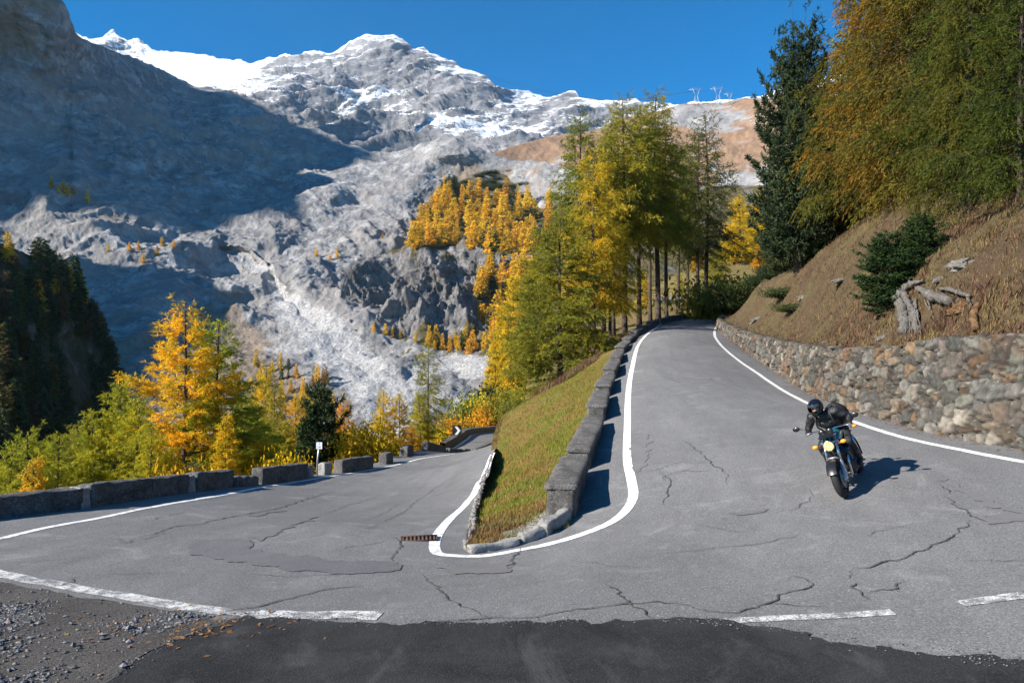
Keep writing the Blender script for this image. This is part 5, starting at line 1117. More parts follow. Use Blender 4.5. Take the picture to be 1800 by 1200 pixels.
def tree(kind, loc, Ht, name, label, color, wide=1.0, rz=None, group=None, cat='tree', tiltx=0, tilty=0):
    p = PR[kind]; e = empty(name, loc); s = Ht / p['H']; e.scale = (s * wide, s * wide, s)
    e.rotation_euler = (tiltx, tilty, rng.uniform(0, 6.28) if rz is None else rz)
    t_ = bpy.data.objects.new('trunk', p['t']); c_ = bpy.data.objects.new('crown', p['c'])
    for o in (t_, c_): COL.objects.link(o); o.parent = e
    c_.color = (*color, 1); tag(e, label, cat, group); return e
ORANGE = (.68, .36, .028); GOLD = (.72, .45, .035); YEL = (.76, .53, .03); OLIVE = (.36, .31, .03); GREEN = (.125, .155, .022); YG = (.50, .43, .03); RUST = (.36, .165, .03); DARK = (.040, .058, .028); DKG = (.065, .085, .035); BRN = (.20, .13, .05)
def gz(x, y, default=None):
    zs = [z for z in (down(TB, x, y), down(HB, x, y)) if z is not None]
    return max(zs) if zs else default
def put(kind, px, Y, top, name, label, color, wide=1.0, base=None, **k):
    """tree seen at photo column px, Y metres away, its top at photo row top, standing on the ground there"""
    x = (px - 900) * Y / F; z = gz(x, Y) if base is None else (HOR - base) * Y / F
    return tree(kind, (x, Y, z), (HOR - top) * Y / F - z, name, label, color, wide, **k)

# -- the tall stand in the middle
CG = 'tall larches between the two roads'
for a in [('larchA', 985, 41, 372, 'larch', 'front green larch of the central stand, branches sweeping down to the grass', (.28, .26, .03), 1.35),
          ('larchH', 1044, 46, 262, 'larch', 'golden orange larch in the middle of the central stand', (.58, .41, .03), .95),
          ('larchH', 1072, 49, 345, 'larch', 'shorter golden larch low in the central stand', (.54, .42, .03), 1.0),
          ('larchC', 1026, 51, 204, 'larch', 'leftmost of the tall green-topped larches in the central stand', (.23, .24, .03), 1.0),
          ('larchC', 1098, 53, 176, 'larch', 'tall olive larch with leaning lower trunk in the central stand', (.34, .29, .03), 1.0),
          ('larchD', 1124, 56, 188, 'larch', 'tall green larch whose slim trunk stands just left of the tallest', (.25, .25, .03), .95),
          ('larchC', 1157, 58, 163, 'larch', 'tallest larch of the central stand with a long bare dark trunk', (.32, .28, .03), 1.0),
          ('larchD', 1171, 60, 222, 'larch', 'olive larch with bare trunk right beside the tallest larch', (.34, .28, .03), .9),
          ('larchG', 1226, 66, 232, 'larch', 'left of the twin trunks behind the far guard blocks, thin crown', (.12, .135, .03), .95),
          ('larchG', 1240, 67, 203, 'larch', 'right of the twin trunks behind the far guard blocks, thin ragged crown', (.12, .125, .03), 1.0),
          ('larchD', 1062, 57, 236, 'larch', 'slender yellow-green larch behind the golden one', (.34, .31, .03), .85), ('larchC', 1078, 60, 214, 'larch', 'slender olive larch between the golden and the leaning one', (.28, .27, .03), .85), ('larchD', 1143, 66, 236, 'larch', 'slender yellow-green larch behind the tallest, left side', (.36, .32, .03), .85), ('larchC', 1192, 72, 262, 'larch', 'slender olive larch between the tallest and the twin trunks', (.27, .25, .03), .9), ('larchD', 1208, 76, 290, 'larch', 'slender green larch just left of the twin trunks', (.22, .22, .03), .9), ('larchB', 948, 62, 432, 'larch', 'green larch at the left edge of the central stand', (.30, .28, .03), 1.1),
          ('larchA', 1008, 56, 470, 'larch', 'olive larch hidden behind the front green larch', (.36, .30, .03), 1.0),
          ('larchB', 1130, 80, 475, 'larch', 'yellow larch glowing between the central trunks', YEL, 1.2), ('larchA', 1195, 88, 480, 'larch', 'yellow-green larch behind the road bend between the trunks', YG, 1.2),
          ('larchB', 1082, 84, 480, 'larch', 'yellow larch low behind the left trunks of the stand', GOLD, 1.2), ('larchA', 1258, 104, 430, 'larch', 'olive larch beyond the bend right of the twin trunks', OLIVE, 1.3),
          ('larchB', 1300, 118, 345, 'larch', 'bright yellow larch left of the big dark pine', YEL, 1.35), ('larchA', 1338, 122, 330, 'larch', 'bright yellow larch partly behind the big dark pine', YEL, 1.2),
          ('larchS', 1334, 112, 425, 'larch', 'small orange larch on the slope left of the big dark pine', ORANGE, 1.3), ('larchB', 1285, 130, 390, 'larch', 'yellow-green larch beyond the bend', YG, 1.3), ('larchA', 1225, 120, 430, 'larch', 'golden larch far behind the twin trunks', GOLD, 1.3)]:
    put(a[0], a[1], a[2], a[3], a[4], a[5], a[6], a[7], group=CG)
# -- the golden wall of larches left of the stand
for px, Y, tp_, c_ in [(884, 128, 540, YEL), (900, 132, 492, YEL), (916, 138, 455, GOLD), (932, 142, 470, GOLD), (872, 122, 585, YEL), (895, 120, 560, YEL), (912, 124, 530, GOLD), (928, 126, 510, YEL)]:
    put('larchS', px, Y, tp_, 'larch', 'bright yellow larch in the dense row left of the central stand', c_, .85, group='yellow row left of the central stand')
# -- right hand slope
RG = 'trees on the right hand slope'
for a in [('pineA', 1405, 36, 96, 'stone_pine', 'big dark stone pine against the sky right of the road bend', DARK, 1.0), ('spruce', 1462, 41, 190, 'spruce', 'dark conifer filling in behind the big stone pine', DARK, 1.1),
          ('pineB', 1440, 37, 330, 'pine', 'low dark pine at the right foot of the big stone pine', DARK, 1.1), ('pineB', 1372, 40, 380, 'pine', 'low dark pine at the left foot of the big stone pine', DKG, 1.1),
          ('larchE', 1530, 31, -60, 'larch', 'olive larch at the left edge of the right hand wood', (.14, .13, .018), 1.0), ('larchF', 1598, 27, -190, 'larch', 'rusty orange larch with drooping branches in the right hand wood', (.25, .145, .02), 1.0),
          ('larchE', 1655, 24, -220, 'larch', 'olive-brown larch above the fallen log', (.155, .125, .018), 1.0), ('larchF', 1745, 21, -230, 'larch', 'green larch in the top right corner', (.08, .10, .014), 1.05),
          ('larchE', 1835, 20, -260, 'larch', 'dark green larch cut by the right edge of the photo', (.06, .08, .013), 1.05), ('larchF', 1565, 36, -70, 'larch', 'brownish larch behind the rusty orange one', BRN, 1.0),
          ('larchF', 1795, 17.2, -120, 'larch', 'green larch hanging lowest over the bank at the right edge', (.075, .095, .014), 1.0), ('larchE', 1705, 20, -60, 'larch', 'green-brown larch with lowest drooping branches behind the dwarf pine', (.12, .115, .016), .9), ('spruce', 1690, 31, -200, 'spruce', 'dark conifer deep in the right hand wood', DARK, 1.3), ('spruce', 1620, 40, -60, 'spruce', 'dark conifer behind the orange larches', DKG, 1.3), ('larchE', 1500, 46, 60, 'larch', 'olive larch between the stone pine and the right hand wood', OLIVE, .8),
          ('spruce', 1760, 36, -160, 'spruce', 'dark conifer behind the green corner larch', DARK, 1.3), ('spruce', 1530, 50, 120, 'spruce', 'dark conifer far back in the right hand wood', DARK, 1.2)]:
    put(a[0], a[1], a[2], a[3], a[4], a[5], a[6], a[7], group=RG)
h_ = cast(HB, 1578, 520); tree('pineB', h_ + np.array([0, .3, -.25]), 1.9, 'dwarf_pine', 'dark green dwarf pine bush above the splintered stump', (.03, .055, .018), 1.75, tilty=.2, group=RG, cat='bush')
h_ = cast(HB, 1618, 470); tree('pineB', h_ + np.array([0, .3, -.2]), 1.6, 'dwarf_pine', 'smaller dwarf pine leaning behind the first, beneath the orange branches', (.035, .06, .02), 1.7, tilty=.2, group=RG, cat='bush')
# -- valley side of the lower road
VG = 'trees below the lower road'
for a in [('larchB', 320, 30, 538, 'larch', 'largest orange-gold larch left of the road, ragged left side', (.86, .55, .03), 1.1), ('larchA', 377, 31.5, 566, 'larch', 'big olive-yellow larch touching the golden one', (.47, .47, .03), 1.2),
          ('larchA', 213, 27, 672, 'larch', 'slim olive larch left of the big golden larch', (.46, .43, .03), .9), ('larchA', 166, 26.5, 722, 'larch', 'olive larch second to the left of the big golden larch', (.46, .43, .03), .95), ('larchA', 98, 24, 764, 'larch', 'bushy olive larch over the long guard wall', (.42, .41, .03), .95),
          ('larchB', 56, 24.5, 757, 'larch', 'broad olive larch near the left edge', (.40, .40, .03), 1.1), ('larchA', 14, 23, 792, 'larch', 'olive larch at the left edge of the photo above the wall', (.42, .40, .03), 1.1), ('larchS', 62, 20.5, 812, 'larch', 'small orange larch behind the long guard wall', GOLD, .85),
          ('larchS', 398, 25, 733, 'larch', 'small bright yellow cone-shaped larch behind the short guard block', (.74, .48, .02), .9), ('larchB', 262, 25, 752, 'larch', 'yellow-olive larch in front of the big golden larch', (.55, .48, .03), 1.0), ('larchA', 137, 29, 745, 'larch', 'olive larch behind the others on the left', OLIVE, .9),
          ('spruce', 428, 33, 770, 'spruce', 'small dark conifer right of the yellow cone-shaped larch', DKG, .8), ('pineB', 561, 36, 688, 'pine', 'dark green pine standing behind the signpost', (.05, .075, .03), 1.0), ('larchA', 463, 52, 643, 'larch', 'bright yellow larch behind the yellow shrub', YEL, .8),
          ('larchC', 486, 45, 676, 'larch', 'grey-olive larch right of the bright yellow larch', OLIVE, .8), ('larchA', 440, 40, 700, 'larch', 'olive-green larch between the big pair and the pine', (.30, .31, .03), 1.0), ('larchB', 521, 58, 698, 'larch', 'yellow larch left of the dark pine', GOLD, .9), ('larchA', 541, 62, 690, 'larch', 'golden larch peeping over the dark pine', GOLD, .8),
          ('larchB', 604, 49, 700, 'larch', 'pale orange larch right of the dark pine', ORANGE, .85), ('larchA', 588, 64, 722, 'larch', 'small golden larch far behind the signpost', GOLD, .9), ('larchB', 672, 46, 686, 'larch', 'left of two yellow larches over the broad yellow bush', YEL, .8), ('larchA', 702, 47, 691, 'larch', 'right of two yellow larches over the broad yellow bush', YEL, .8),
          ('larchG', 752, 53, 603, 'larch', 'lone olive larch with open crown before the pale rubble gully', (.30, .29, .035), 1.0), ('larchA', 738, 52, 688, 'larch', 'olive undergrowth larch at the foot of the lone larch', YG, .9), ('larchB', 725, 46, 745, 'larch', 'orange larch right of the broad yellow bush', ORANGE, .9), ('larchA', 240, 26, 700, 'larch', 'olive-yellow larch close to the left flank of the big golden larch', (.52, .46, .03), 1.0), ('larchA', 425, 36, 690, 'larch', 'green-yellow larch close to the right flank of the big pair', (.40, .40, .03), 1.1), ('larchB', 620, 40, 752, 'larch', 'yellow larch between the signpost and the broad yellow bush', YEL, 1.1), ('larchA', 535, 42, 748, 'larch', 'olive larch at the left foot of the dark pine', OLIVE, 1.1), ('larchA', 500, 40, 740, 'larch', 'yellow-green larch behind the yellow shrub', YG, .9)]:
    put(a[0], a[1], a[2], a[3], a[4], a[5], a[6], a[7], group=VG)

# -- bushes
def bush_proto(seed, Ht, W_, ls, lw, n, lobes=7, upright=0.0):
    g = np.random.default_rng(seed); c = []; tr = Build()
    for k in range(lobes):
        a = g.uniform(0, 6.28); r = W_ * .5 * g.uniform(.1, .75); hh = Ht * g.uniform(.45, .95) * (1 - .35 * (r / (W_ * .5))); b0 = np.array([math.cos(a) * r, math.sin(a) * r, hh])
        tr.tube([np.array([b0[0] * .1, b0[1] * .1, -.3]), b0 * [.5, .5, .55], b0], [.03 * Ht * .5 + .01, .02 * Ht * .4 + .006, .004], 5, 0, False)
        m = n // lobes; u = g.uniform(.0, 1, m); p = b0 * np.c_[u ** .5, u ** .5, .12 + .88 * u] + g.normal(0, 1, (m, 3)) * np.array([.17 * W_, .17 * W_, .13 * Ht]) * (.5 + .5 * u[:, None]); c.append(p)
    c = np.vstack(c); c = c[c[:, 2] > .0]; cl = fbm(c * (3.2 / W_), 3, seed); k = g.uniform(0, 1, len(c)) < np.clip(.85 + 1.4 * cl, .15, 1); c, cl = c[k], cl[k]
    d = g.normal(0, 1, (len(c), 3)) + np.array([0, 0, .3 + upright]); tint = np.clip(.5 + .6 * cl + g.normal(0, .17, len(c)), 0, 1)
    V, Fq, T_ = quads(c, d, ls * g.uniform(.7, 1.3, len(c)), lw * g.uniform(.7, 1.3, len(c)), g, tint)
    return dict(c=mesh('foliage', V, Fq, True, {'tint': T_}, [M_BROAD]), t=tr.mesh('stem', [M_BARK]), H=Ht, n=len(Fq))
PR['bushA'] = bush_proto(31, 2.4, 3.2, .13, .085, 11000, 11); PR['bushB'] = bush_proto(32, 2.0, 2.6, .12, .075, 8000, 8, .4); PR['bushC'] = bush_proto(33, 1.2, 2.4, .12, .05, 6500, 8, .8)
def bush(kind, px, Y, top, name, label, color, wide=1.0, base=None, group='bushes by the roads'):
    x = (px - 900) * Y / F; z = gz(x, Y) if base is None else (HOR - base) * Y / F
    p = PR[kind]; e = empty(name, (x, Y, z)); s = max(.4, (HOR - top) * Y / F - z) / p['H']; e.scale = (s * wide, s * wide, s); e.rotation_euler = (0, 0, rng.uniform(0, 6.28))
    t_ = bpy.data.objects.new('stem', p['t']); c_ = bpy.data.objects.new('foliage', p['c'])
    for o in (t_, c_): COL.objects.link(o); o.parent = e
    c_.color = (*color, 1); tag(e, label, 'bush', group)
for a in [('bushA', 640, 33, 727, 'bush', 'broad yellow leafy bush right of the signpost', (.66, .43, .018), .62), ('bushA', 690, 36, 760, 'bush', 'yellow-olive bush at the right end of the broad yellow one', (.52, .36, .02), .5), ('bushB', 488, 29, 775, 'bush', 'bright yellow leafy shrub above the crumbled guard block', (.74, .49, .015), .48), ('bushB', 452, 28, 800, 'bush', 'small yellow shrub left of the larger one', (.70, .47, .015), .4), ('bushB', 525, 30, 782, 'bush', 'bright yellow shrub just left of the dark pine', (.72, .48, .015), .42),
          ('bushB', 320, 24, 792, 'bush', 'yellow leafy shrub below the big golden larch', (.70, .42, .02), .5), ('bushB', 280, 23, 815, 'bush', 'low orange-yellow shrub behind the cracked guard wall', (.64, .38, .02), .5), ('bushB', 598, 30, 800, 'bush', 'small yellow shrub at the foot of the signpost', (.66, .44, .02), .4)]:
    bush(*a)
for a in [('bushA', 800, 99, 722, 'bush', 'orange bush above the chevron board', ORANGE, .8), ('bushB', 757, 58, 752, 'bush', 'yellow bush left of the chevron board', YEL, .7), ('bushB', 764, 66, 738, 'bush', 'gold-green bush between the yellow and the orange one', YG, .7), ('bushA', 815, 106, 690, 'bush', 'green bush higher up the slope', (.18, .22, .03), .7), ('bushB', 838, 110, 676, 'bush', 'yellow-green bush beside the green one', YG, .7),
          ('bushA', 893, 97, 676, 'bush', 'large dark olive bush with yellow crown on the brown slope', (.26, .24, .03), .8), ('bushB', 913, 98, 670, 'bush', 'yellow-green bush crowning the dark olive bush', YG, .8), ('bushB', 861, 98, 690, 'bush', 'small orange bush left of the dark olive bush', ORANGE, .6), ('bushB', 876, 120, 660, 'bush', 'dark green bush on the skyline of the brown slope', (.08, .10, .03), 1.2), ('bushB', 838, 96, 740, 'bush', 'dark green shrub right of the orange bush', (.07, .09, .03), .8),
          ('bushC', 1275, 58, 480, 'bush', 'olive-yellow bush at the far bend', (.26, .22, .03), 1.0), ('bushC', 1252, 84, 492, 'bush', 'grey-green bush behind the far bend', (.13, .15, .06), 1.0), ('bushC', 1330, 47, 480, 'bush', 'dark juniper at the left foot of the slope', (.05, .075, .03), 1.2), ('bushC', 1355, 44, 462, 'bush', 'dark juniper beside the first one', (.05, .075, .03), 1.2), ('bushC', 1300, 53, 490, 'bush', 'green shrub between olive bush and junipers', (.09, .11, .03), 1.0)]:
    bush(*a)
for px, py, hh, lab in ((1395, 545, .45, 'low green juniper mat lying on the slope'), (1378, 520, .6, 'low juniper clump above the green mat')):
    h_ = cast(HB, px, py); p = PR['bushC']; e = empty('juniper', h_ - np.array([0, 0, .1])); s = hh / p['H']; e.scale = (s * 2.4, s * 2.4, s)
    for nm, m in (('stem', p['t']), ('foliage', p['c'])):
        o = bpy.data.objects.new(nm, m); COL.objects.link(o); o.parent = e; o.color = (.075, .10, .035, 1)
    tag(e, lab, 'bush', 'bushes by the roads')

# -- distant trees, each standing on the mountainside
def scatter(poly, n, trees, hts, cols, label, group, seed, mind=4.0, name='larch', dark=0.0, darklab=None, wide=1.0):
    g = np.random.default_rng(seed); poly = np.array(poly, float); lo, hi = poly.min(0), poly.max(0); done = []; tries = 0
    while len(done) < n and tries < n * 60:
        tries += 1; q = lo + (hi - lo) * g.uniform(0, 1, 2)
        if not inpoly([q], poly)[0] or any(abs(q[0] - d[0]) < mind and abs(q[1] - d[1]) < mind * .7 for d in done): continue
        h = None
        for tr in trees:
            k = cast(tr, *q)
            if k is not None and (h is None or k[1] < h[1]): h = k
        if h is None: continue
        done.append(q); ht = g.uniform(*hts); isd = g.uniform() < dark; c = np.array(cols[g.integers(len(cols))]) * g.uniform(.8, 1.15)
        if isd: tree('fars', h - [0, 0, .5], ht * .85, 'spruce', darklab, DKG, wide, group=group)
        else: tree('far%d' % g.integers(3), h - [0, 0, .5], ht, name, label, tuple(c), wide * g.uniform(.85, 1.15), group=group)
FG = [(.84, .54, .05), (.86, .54, .05), (.82, .50, .05), (.88, .60, .06), (.80, .45, .05)]
scatter([(716,442),(735,408),(768,345),(800,338),(860,342),(968,340),(975,400),(960,440),(900,452),(850,440),(780,432)], 120, [CB], (12, 25), FG, 'golden larch in the dense wood on the bench above the grey cliff', 'larch wood above the cliff', 1, 5, dark=.13, darklab='dark spruce among the golden larches above the grey cliff', wide=1.3)
scatter([(845,475),(900,470),(945,470),(950,600),(905,640),(860,625),(838,560)], 95, [CB], (12, 24), FG, 'golden larch on the steep slope right of the grey cliff', 'larches right of the cliff', 2, 4.5, dark=.12, darklab='dark spruce on the steep slope right of the grey cliff', wide=1.3)
scatter([(745,596),(780,602),(830,598),(860,612),(845,628),(760,620)], 16, [CB], (9, 15), FG, 'golden larch at the foot of the grey cliff', 'larches at the foot of the cliff', 3, 7, dark=.1, darklab='small spruce at the foot of the grey cliff')
scatter([(640,578),(690,588),(740,600),(735,606),(650,592)], 5, [CB, VB], (5, 9), FG, 'lone small orange larch under the grey cliff', 'lone larches under the cliff', 4, 12)
scatter([(762,318),(800,322),(812,335),(770,336)], 12, [CB], (12, 18), FG, 'larch at the upper edge of the bench wood', 'upper edge of the bench wood', 5, 5, dark=.85, darklab='dark spruce at the upper edge of the bench wood')
scatter([(80,322),(145,345),(165,362),(100,340)], 6, [VB], (9, 13), FG, 'tiny golden larch on the lit crest under the shaded wall', 'larches on the lit crest', 6, 8)
scatter([(150,440),(300,425),(350,470),(200,460)], 7, [VB], (7, 11), FG, 'tiny orange larch scattered on the bare left slopes', 'larches scattered on the bare slopes', 7, 14)
scatter([(440,640),(560,655),(620,720),(470,720)], 26, [VB], (6, 13), FG + [OLIVE, RUST], 'small autumn larch scattered on the rubble slope left of the gully', 'larches on the rubble slope', 8, 9, dark=.25, darklab='small dark spruce on the rubble slope left of the gully')
scatter([(520,452),(545,470),(535,480),(700,405),(712,412)], 4, [VB], (7, 11), FG, 'single tiny orange larch on the bare rock', 'larches on the bare rock', 9, 9)
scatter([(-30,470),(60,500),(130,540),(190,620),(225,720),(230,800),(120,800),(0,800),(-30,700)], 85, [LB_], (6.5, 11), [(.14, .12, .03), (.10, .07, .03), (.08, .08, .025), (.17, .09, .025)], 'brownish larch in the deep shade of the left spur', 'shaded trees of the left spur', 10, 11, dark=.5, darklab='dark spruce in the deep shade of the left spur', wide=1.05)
g = np.random.default_rng(91)
for k in range(34):
    px = g.uniform(60, 258); py = np.interp(px, [a_[0] for a_ in LFT], [a_[1] for a_ in LFT]) + g.uniform(6, 22); h_ = cast(LB_, px - 4, py)
    if h_ is None: continue
    dk = g.uniform() < .6
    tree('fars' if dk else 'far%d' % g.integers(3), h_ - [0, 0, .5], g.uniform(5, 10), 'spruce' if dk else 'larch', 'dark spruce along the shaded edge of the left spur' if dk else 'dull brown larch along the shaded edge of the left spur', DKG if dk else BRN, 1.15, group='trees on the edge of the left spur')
for px, py, ht, c_, lab in ((14, 455, 7.5, GOLD, 'golden larch in the sun at the left edge of the photo'), (66, 545, 8.5, ORANGE, 'lone orange larch standing out of the shade on the left spur'), (94, 510, 6.5, GOLD, 'golden larch on the spur crest'), (121, 505, 7.5, YG, 'yellow-green larch on the spur crest'), (143, 517, 8, YG, 'yellow-green larch at the outer end of the spur crest'), (147, 527, 5, ORANGE, 'small orange larch at the outer end of the spur crest'), (75, 500, 5, BRN, 'brown larch on the spur crest')):
    h_ = cast(LB_, px, py + 6)
    if h_ is None: h_ = cast(LB_, px - 10, py + 30)
    tree('far1', h_, ht, 'larch', lab, c_, 1.0, group='sunlit larches on the spur crest')
# low dwarf pine mats on the hill above the bench
g = np.random.default_rng(77)
for k in range(46):
    px, py = g.uniform(780, 965), g.uniform(300, 334); h_ = cast(CB, px, py)
    if h_ is None: continue
    p = PR['bushC']; e = empty('mountain_pine', h_); s = g.uniform(3.5, 7) / p['H']; e.scale = (s * 2, s * 2, s * .8); o = bpy.data.objects.new('foliage', p['c']); COL.objects.link(o); o.parent = e; o.color = (.075, .095, .04, 1)
    tag(e, 'dark green mountain pine mat on the shoulder above the larch wood', 'bush', 'mountain pine mats')

# ================================================================== pylons and the cable in the sky
M_PYL = plain('pylon steel', (.36, .37, .39), .5, .2)
for px, base, top, lab in ((1224, 181, 154, 'left lattice pylon on the skyline'), (1262, 181, 152, 'middle lattice pylon on the skyline, two leaning masts'), (1282, 181, 163, 'small lattice pylon behind the middle one'), (1351, 172, 147, 'lattice pylon on the skyline beside the stone pine')):
    h_ = cast(RB, px, base + 5); 
    if h_ is None: continue
    Ht = (HOR - top) * h_[1] / F - h_[2]; e = empty('pylon', h_); tag(e, lab, 'pylon', 'pylons on the skyline'); r = .32; w_ = Ht * .16
    b = Build()
    for sx in (-1, 1):
        for sy in (-1, 1): b.tube([(sx * w_ * 1.0, sy * w_ * .5, -1), (sx * w_ * .35, sy * w_ * .3, Ht * .55)], r, 5); b.tube([(sx * w_ * .35, sy * w_ * .3, Ht * .55), (sx * w_ * 1.35, sy * .1, Ht * .98)], r, 5)
        b.tube([(sx * w_, 0, 0), (-sx * w_ * .5, 0, Ht * .4)], r * .7, 4)
    b.obj('mast', M_PYL, e); b = Build(); b.tube([(-w_ * 2.5, 0, Ht * .86), (w_ * 2.5, 0, Ht * .86)], r, 5); b.tube([(-w_ * 2.5, 0, Ht * .86), (-w_ * 1.2, 0, Ht * .95), (w_ * 1.2, 0, Ht * .95), (w_ * 2.5, 0, Ht * .86)], r * .8, 5); b.obj('crossarm', M_PYL, e)
pts = catmull([P(742, 84, 2840), P(800, 112, 2500), P(830, 124, 2300), P(900, 147, 2050), P(1000, 168, 1700), P(1100, 176, 1450), P(1224, 160, 1340)], 40)
tag(Build().tube(pts, .38, 5).obj('power_cable', M_BLACK), 'thin dark cable sagging across the sky from the snowy summit to the pylons', 'cable')
# ================================================================== motorcycle and rider
K = dict(rub=plain('tyre rubber', (.018, .018, .019), .75, 0, .3), chrome=plain('chrome', (.62, .63, .65), .16, 1.0), silver=plain('silver paint', (.48, .49, .51), .35, .7), black=plain('black enamel', (.012, .012, .014), .3), eng=plain('engine casting', (.055, .056, .06), .5, .5),
         teal=plain('teal paint', (.012, .13, .17), .22, .1), cream=plain('cream paint', (.55, .52, .42), .3), seat=plain('seat vinyl', (.015, .015, .016), .55), amber=plain('amber lens', (.85, .30, .02), .25), steel=plain('brushed steel', (.34, .34, .36), .35, .9), red=plain('red lens', (.35, .015, .012), .25), glass=plain('gauge glass', (.03, .035, .04), .08))
t = NT('lit headlamp', .15); ln = t.n.new('ShaderNodeEmission'); ln.inputs[0].default_value = (1, .80, .50, 1); ln.inputs[1].default_value = 1.0
gg = t.voro(t.coord(), 28); c_ = t.mix(t.ramp(gg, [(.1, 0), (.5, 1)]), (1, .80, .55), (.95, .48, .20)); t.l(c_, ln.inputs[0])
t.l(ln.outputs[0], t.n['Material Output'].inputs[0]); K['lamp'] = t.m
t = NT('black leather', .42, .45); v = t.coord()
K['leather'] = t.done(t.mix(t.noise(v, 6, 5, .6), (.008, .008, .009), (.022, .022, .025)), None, t.bump(t.noise(v, 11, 5, .65, 1.2), .7, .03))
K['skin'] = plain('skin', (.50, .28, .21), .5); K['glove'] = plain('glove leather', (.014, .013, .013), .6); K['boot'] = plain('boot leather', (.02, .019, .018), .45); K['denim'] = plain('dark trousers', (.014, .015, .018), .8)
K['helmet'] = plain('helmet lacquer', (.006, .007, .010), .07, 0, .7); K['pack'] = smat('pack cloth', (.010, .010, .011), (.022, .022, .024), 8, .6, .4, .01); K['eye'] = plain('eye', (.02, .015, .012), .2)

fc = gpx(1486, 877); hd = np.array([-.57, -.82]); hd /= np.linalg.norm(hd); rc = fc[:2] - hd * 1.46
zf, zr = ground(*fc[:2]), ground(*rc); ctr = np.array([*(fc[:2] + rc) / 2, (zf + zr) / 2])
yaw = math.atan2(hd[1], hd[0]); pitch = -math.atan2(zf - zr, 1.46); LEAN = R(19)
MB_ = Matrix.Translation(Vector(ctr)) @ Matrix.Rotation(yaw, 4, 'Z') @ Matrix.Rotation(pitch, 4, 'Y') @ Matrix.Rotation(LEAN, 4, 'X') @ Matrix.Scale(.90, 4)
mo_ = empty('motorcycle'); mo_.matrix_world = MB_; tag(mo_, 'teal and black naked motorcycle leaning into the bend with its headlamp lit', 'motorcycle')
def hub(name, cx, cz, rad, tw, disc):
    w_ = bpy.data.objects.new(name, None); COL.objects.link(w_); w_.parent = mo_; w_.location = (cx, 0, cz)
    R0 = rad - tw * .5; th = np.linspace(-.35, np.pi + .35, 15); prof = [(R0 - .012 + tw * .5 * 1.05 * math.sin(a), tw * .5 * math.cos(a)) for a in th]
    b = Build(); b.lathe(prof, 'y', (0, 0, 0), 44, 0, True); b.obj('tyre', K['rub'], w_)
    b = Build(); rr = R0 - .02; b.lathe([(rr, -tw * .42), (rr + .015, -tw * .36), (rr - .022, -tw * .2), (rr - .022, tw * .2), (rr + .015, tw * .36), (rr, tw * .42)], 'y', (0, 0, 0), 40, 0, False)
    for k in range(3):
        for s in (-.14, .14):
            a = k * 2.094 + .3 + s; b.tube([(math.cos(a) * .04, 0, math.sin(a) * .04), (math.cos(a - s * .4) * (rr - .01), 0, math.sin(a - s * .4) * (rr - .01))], [.02, .014], 6)
    b.lathe([(.001, -.05), (.045, -.05), (.045, .05), (.001, .05)], 'y', (0, 0, 0), 16); b.obj('rim', K['eng'], w_)
    for s in disc:
        b = Build(); b.lathe([(.075, s * .065), (.15, s * .065), (.15, s * .070), (.075, s * .070)], 'y', (0, 0, 0), 36, 0, True)
        for k in range(5): a = k * 1.2566; b.tube([(math.cos(a) * .03, s * .062, math.sin(a) * .03), (math.cos(a) * .09, s * .067, math.sin(a) * .09)], .008, 5)
        b.obj('brake_disc', K['steel'], w_)
    return w_
FW, RW = (.73, .305), (-.73, .31)
hub('front_wheel', *FW, .305, .12, (1, -1)); hub('rear_wheel', *RW, .312, .165, (-1,))
for s in (1, -1):
    b = Build(); b.tube([(.742, s * .098, .27), (.73, s * .098, .305), (.60, s * .098, .56)], [.026, .032, .029], 12, 0); b.tube([(.60, s * .098, .56), (.40, s * .098, .95)], .021, 12, 1); b.obj('fork_leg', [K['silver'], K['chrome']], mo_)
    b = Build(); b.box((.655, s * .075, .37), (.07, .035, .10)); b.obj('brake_caliper', K['eng'], mo_)
b = Build()                                                    # front mudguard
for k, a in enumerate(np.linspace(R(20), R(150), 16)): pass
A = np.array([[(.73 + (.325 + .012 * (1 - (u / .075) ** 2)) * math.cos(a), u, .305 + (.325 + .012 * (1 - (u / .075) ** 2)) * math.sin(a)) for u in np.linspace(-.075, .075, 7)] for a in np.linspace(R(28), R(160), 18)]); A2 = A - (A - np.array([.73, 0, .305])) * np.array([1, 0, 1]) * .02
b.add(A.reshape(-1, 3), grid_faces(18, 7)); b.add(A2.reshape(-1, 3), grid_faces(18, 7)[:, ::-1]); b.obj('front_mudguard', K['black'], mo_)
b = Build(); b.tube([(.60, -.10, .60), (.66, -.05, .645), (.66, .05, .645), (.60, .10, .60)], .014, 8); b.obj('fork_brace', K['silver'], mo_)
b = Build(); b.box((.435, 0, .86), (.07, .27, .03)); b.box((.385, 0, .965), (.08, .25, .028)); b.obj('fork_yoke', K['silver'], mo_)
b = Build(); b.lathe([(.004, -.10), (.045, -.095), (.072, -.06), (.086, .0), (.090, .03), (.082, .038), (.074, .034)], 'x', (.56, 0, .83), 28); hl_ = b.obj('headlight', K['chrome'], mo_)
b = Build(); b.lathe([(.076, .032), (.064, .046), (.035, .056), (.002, .060)], 'x', (.56, 0, .83), 28); b.obj('lens', K['lamp'], hl_)
